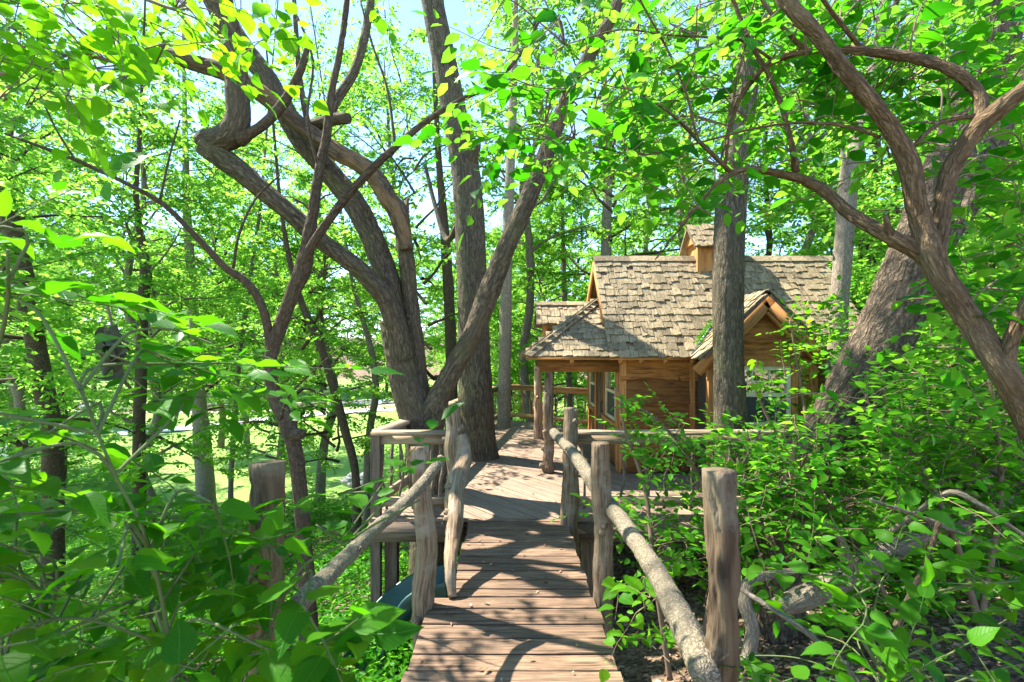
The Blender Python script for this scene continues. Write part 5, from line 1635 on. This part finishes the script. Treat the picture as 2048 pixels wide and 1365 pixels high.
shrub('shrub', 'dense green thicket in front of the leaning tree at right', (3.0, 3.4, gz(3.0, 3.4)),
      [[(1960, 1250, 3.2, 14), (1900, 1050, 3.2, 11), (1820, 900, 3.2, 8), (1730, 800, 3.3, 5)],
       [(1960, 1250, 3.2, 14), (2000, 1000, 3.2, 10), (1990, 820, 3.2, 7), (1960, 700, 3.3, 4)],
       [(1800, 1250, 3.4, 12), (1700, 1060, 3.4, 9), (1600, 940, 3.4, 6)]],
      [(1490, 1800, 840, 1080, 3.0, 3.8, 96, (-0.3, -0.2, 0.2)),
       (1740, 2060, 740, 1040, 2.8, 3.8, 130, (-0.2, -0.2, 0.3)),
       (1860, 2080, 560, 800, 3.0, 4.4, 60, (-0.2, -0.2, 0.3)),
       (1700, 1800, 700, 860, 3.2, 3.6, 8, (-0.4, -0.2, 0.3)),
       (1500, 2060, 1030, 1180, 2.4, 3.1, 20, (-0.3, -0.2, 0.2))],
      'mid', LEAF_MID, 77, size=0.085, gap=0.055, length=(0.25, 0.55), max_single=300, tilt=0.5)
shrub('shrub', 'broad leaved shoots rising in the lower right foreground', (1.3, 1.7, gz(1.3, 1.7)),
      [[(1800, 1420, 1.6, 9), (1730, 1290, 1.65, 8), (1640, 1180, 1.7, 6), (1600, 1120, 1.7, 4)],
       [(1790, 1420, 1.7, 8), (1740, 1260, 1.75, 6), (1710, 1130, 1.8, 5), (1660, 1030, 1.8, 3)],
       [(2100, 1160, 1.5, 8), (1950, 1170, 1.6, 6), (1840, 1190, 1.7, 4)]],
      [(1560, 1800, 1080, 1260, 1.6, 2.1, 10, (-0.5, 0, 0.5)),
       (1640, 1850, 1280, 1390, 1.2, 1.6, 6, (-0.4, 0, 0.4)),
       (1840, 2080, 1080, 1240, 1.4, 2.0, 9, (-0.7, 0, 0.1)),
       (1960, 2080, 1280, 1380, 1.3, 1.7, 5, (-0.6, 0, 0.2)),
       (1480, 1540, 1300, 1360, 1.9, 2.2, 4, (0, 0, 0.4))],
      'near', LEAF_NEAR, 78, size=0.092, gap=0.08, length=(0.2, 0.4), stem_mat=TWIG_GREEN, tilt=0.4)
shrub('shrub', 'yellowish hanging leaves beside the right handrail', (0.95, 2.6, gz(0.95, 2.6)),
      [[(1420, 1420, 2.4, 8), (1360, 1250, 2.5, 6), (1290, 1180, 2.6, 4)]],
      [(1230, 1340, 1160, 1280, 2.4, 2.8, 7, (-0.3, -0.1, -0.3))],
      'lime', LEAF_LIME, 79, size=0.085, gap=0.06, length=(0.2, 0.35))
# thicket bushes right of and behind the leaning tree
rng = random.Random(31)
for (x, y_) in ((4.2, 4.4), (5.0, 5.2), (5.8, 4.6), (5.6, 6.2), (6.6, 5.8), (7.2, 7.2), (6.4, 7.8), (8.0, 6.6), (8.6, 8.4), (5.9, 9.4), (7.4, 9.8), (9.6, 10.5)):
    BUSH[rng.randrange(3)].place('bush', 'green bush in the thicket on the slope right of the cabin', 'bush', x, y_, rng.uniform(0, 6.28), rng.uniform(1.0, 1.6), 'thicket right of the cabin')
for (x, y_) in ((5.6, 5.0), (6.6, 7.0), (7.8, 5.6), (8.6, 8.0), (6.0, 9.0), (10.5, 9.5)):
    SMALL[rng.randrange(3)].place('sapling', 'sapling in the thicket at the right edge behind the leaning tree', 'sapling', x, y_, rng.uniform(0, 6.28), rng.uniform(0.7, 1.0), 'saplings right of the cabin')

# ------------------------------------------------------------------ fallen wood, stones, withered leaves
def fallen(name, label, rows, material, seg=18, seed=1, **kw):
    P = limb_px(rows)
    t = thing(name, label, 'log', P[0, :3])
    mb = MB()
    tube(mb, P, seg, 0.03, 0.1, 0.004, seed, **kw)
    mb.build('stem', material, t)
    return t
fl = fallen('fallen_log', 'fallen weathered log with moss lying across the right bank', [(1555, 1215, 3.0, 34), (1620, 1190, 3.05, 46), (1700, 1150, 3.1, 44), (1790, 1095, 3.2, 46), (1880, 1055, 3.3, 46), (1960, 1030, 3.4, 44), (2030, 1010, 3.5, 36)], BARK_GREY, 22, 91, rough_end=0.05)
mb = MB(); tube(mb, limb_px([(1700, 1150, 3.1, 24), (1680, 1080, 3.0, 14), (1640, 1040, 2.9, 9)]), 10, 0.03, 0.1, 0, 5); mb.build('branch_stub', BARK_GREY, fl)
fallen('fallen_branch', 'gnarled dead branch curling beside the nearest right post', [(1490, 1330, 2.4, 24), (1505, 1260, 2.45, 26), (1488, 1200, 2.5, 26), (1500, 1165, 2.55, 20), (1540, 1150, 2.7, 14), (1600, 1140, 2.8, 9)], BARK_GREY, 14, 92)
fallen('fallen_branch', 'thin dead stick leaning from the post to the lower right', [(1470, 1172, 2.0, 4), (1540, 1215, 1.9, 8), (1620, 1270, 1.8, 11), (1700, 1345, 1.7, 12), (1740, 1420, 1.6, 12)], BARK_GREY, 8, 93)
fallen('fallen_branch', 'long bare stick above the fallen log', [(1740, 1000, 2.7, 5), (1830, 1030, 2.7, 7), (1940, 1075, 2.7, 8), (2070, 1130, 2.7, 8)], BARK_GREY, 8, 94)
fallen('fallen_branch', 'bent bare stick leaning over the fallen log', [(1760, 1080, 2.9, 8), (1840, 1020, 2.8, 10), (1900, 985, 2.7, 11), (1960, 1010, 2.6, 8), (2060, 1080, 2.5, 6)], BARK_GREY, 8, 95)
fallen('fallen_branch', 'dark sapling stem leaning over the shaded ground', [(1770, 1300, 2.6, 12), (1810, 1220, 2.6, 12), (1850, 1130, 2.6, 9), (1880, 1040, 2.6, 7)], BARK_DARK, 8, 96)
rng = random.Random(55)
for i in range(16):
    px, py = rng.uniform(690, 745), rng.uniform(872, 905)
    Yd = 17.0 + rng.uniform(-1, 1)
    x = (px - CX) / FPX * Yd
    s = rng.uniform(0.12, 0.26)
    n_, m_ = 7, 10
    v = []
    for a in range(n_ + 1):
        for b in range(m_):
            th, ph = math.pi * a / n_, 2 * math.pi * b / m_
            v.append((math.sin(th) * math.cos(ph), math.sin(th) * math.sin(ph), math.cos(th) * 0.65))
    v = np.array(v)
    v *= (1 + 0.3 * vnoise(v * 1.6 + i * 3.1, i))[:, None]
    q = [(a * m_ + b, (a + 1) * m_ + b, (a + 1) * m_ + (b + 1) % m_, a * m_ + (b + 1) % m_) for a in range(n_) for b in range(m_)]
    mb = MB()
    mb.add(v * s, q)
    o = obj('stone', mb.mesh('stone', STONE, (0, 0, 0), False), None, label='pale stone in the heap beyond the short railing', category='stone', group='stone heap beyond the railing')
    o.location = (x, Yd, gz(x, Yd) + s * 0.4 + rng.uniform(0, 0.25))
wl = thing('withered_leaf_cluster', 'dark withered leaf cluster hanging in front of the left shrub', 'leaf cluster', W(225, 640, 1.3))
rng = random.Random(66)
mb = MB(); tube(mb, limb_px([(205, 590, 1.3, 3), (222, 640, 1.3, 5), (228, 760, 1.3, 4)]), 6, 0.02, 0, 0, 1); mb.build('stalk', TWIG, wl)
for i in range(16):
    p = W(rng.uniform(208, 248), rng.uniform(640, 740), 1.3 + rng.uniform(-0.03, 0.03))
    me = leaf_mesh('withered_leaf', DEAD, rng, 0.42, 0.5, 1.2, 0.12)
    o = obj('withered_leaf', me, wl)
    o.matrix_local = frame(p - world_loc(wl), np.array((rng.gauss(0, 0.35), rng.gauss(0, 0.35), -1.0)), np.array((rng.gauss(0, 1), rng.gauss(0, 1), 0.2)), rng.uniform(0.045, 0.075))
print('objects', len(bpy.data.objects), 'tris', sum(len(m.polygons) for m in bpy.data.meshes) * 2)
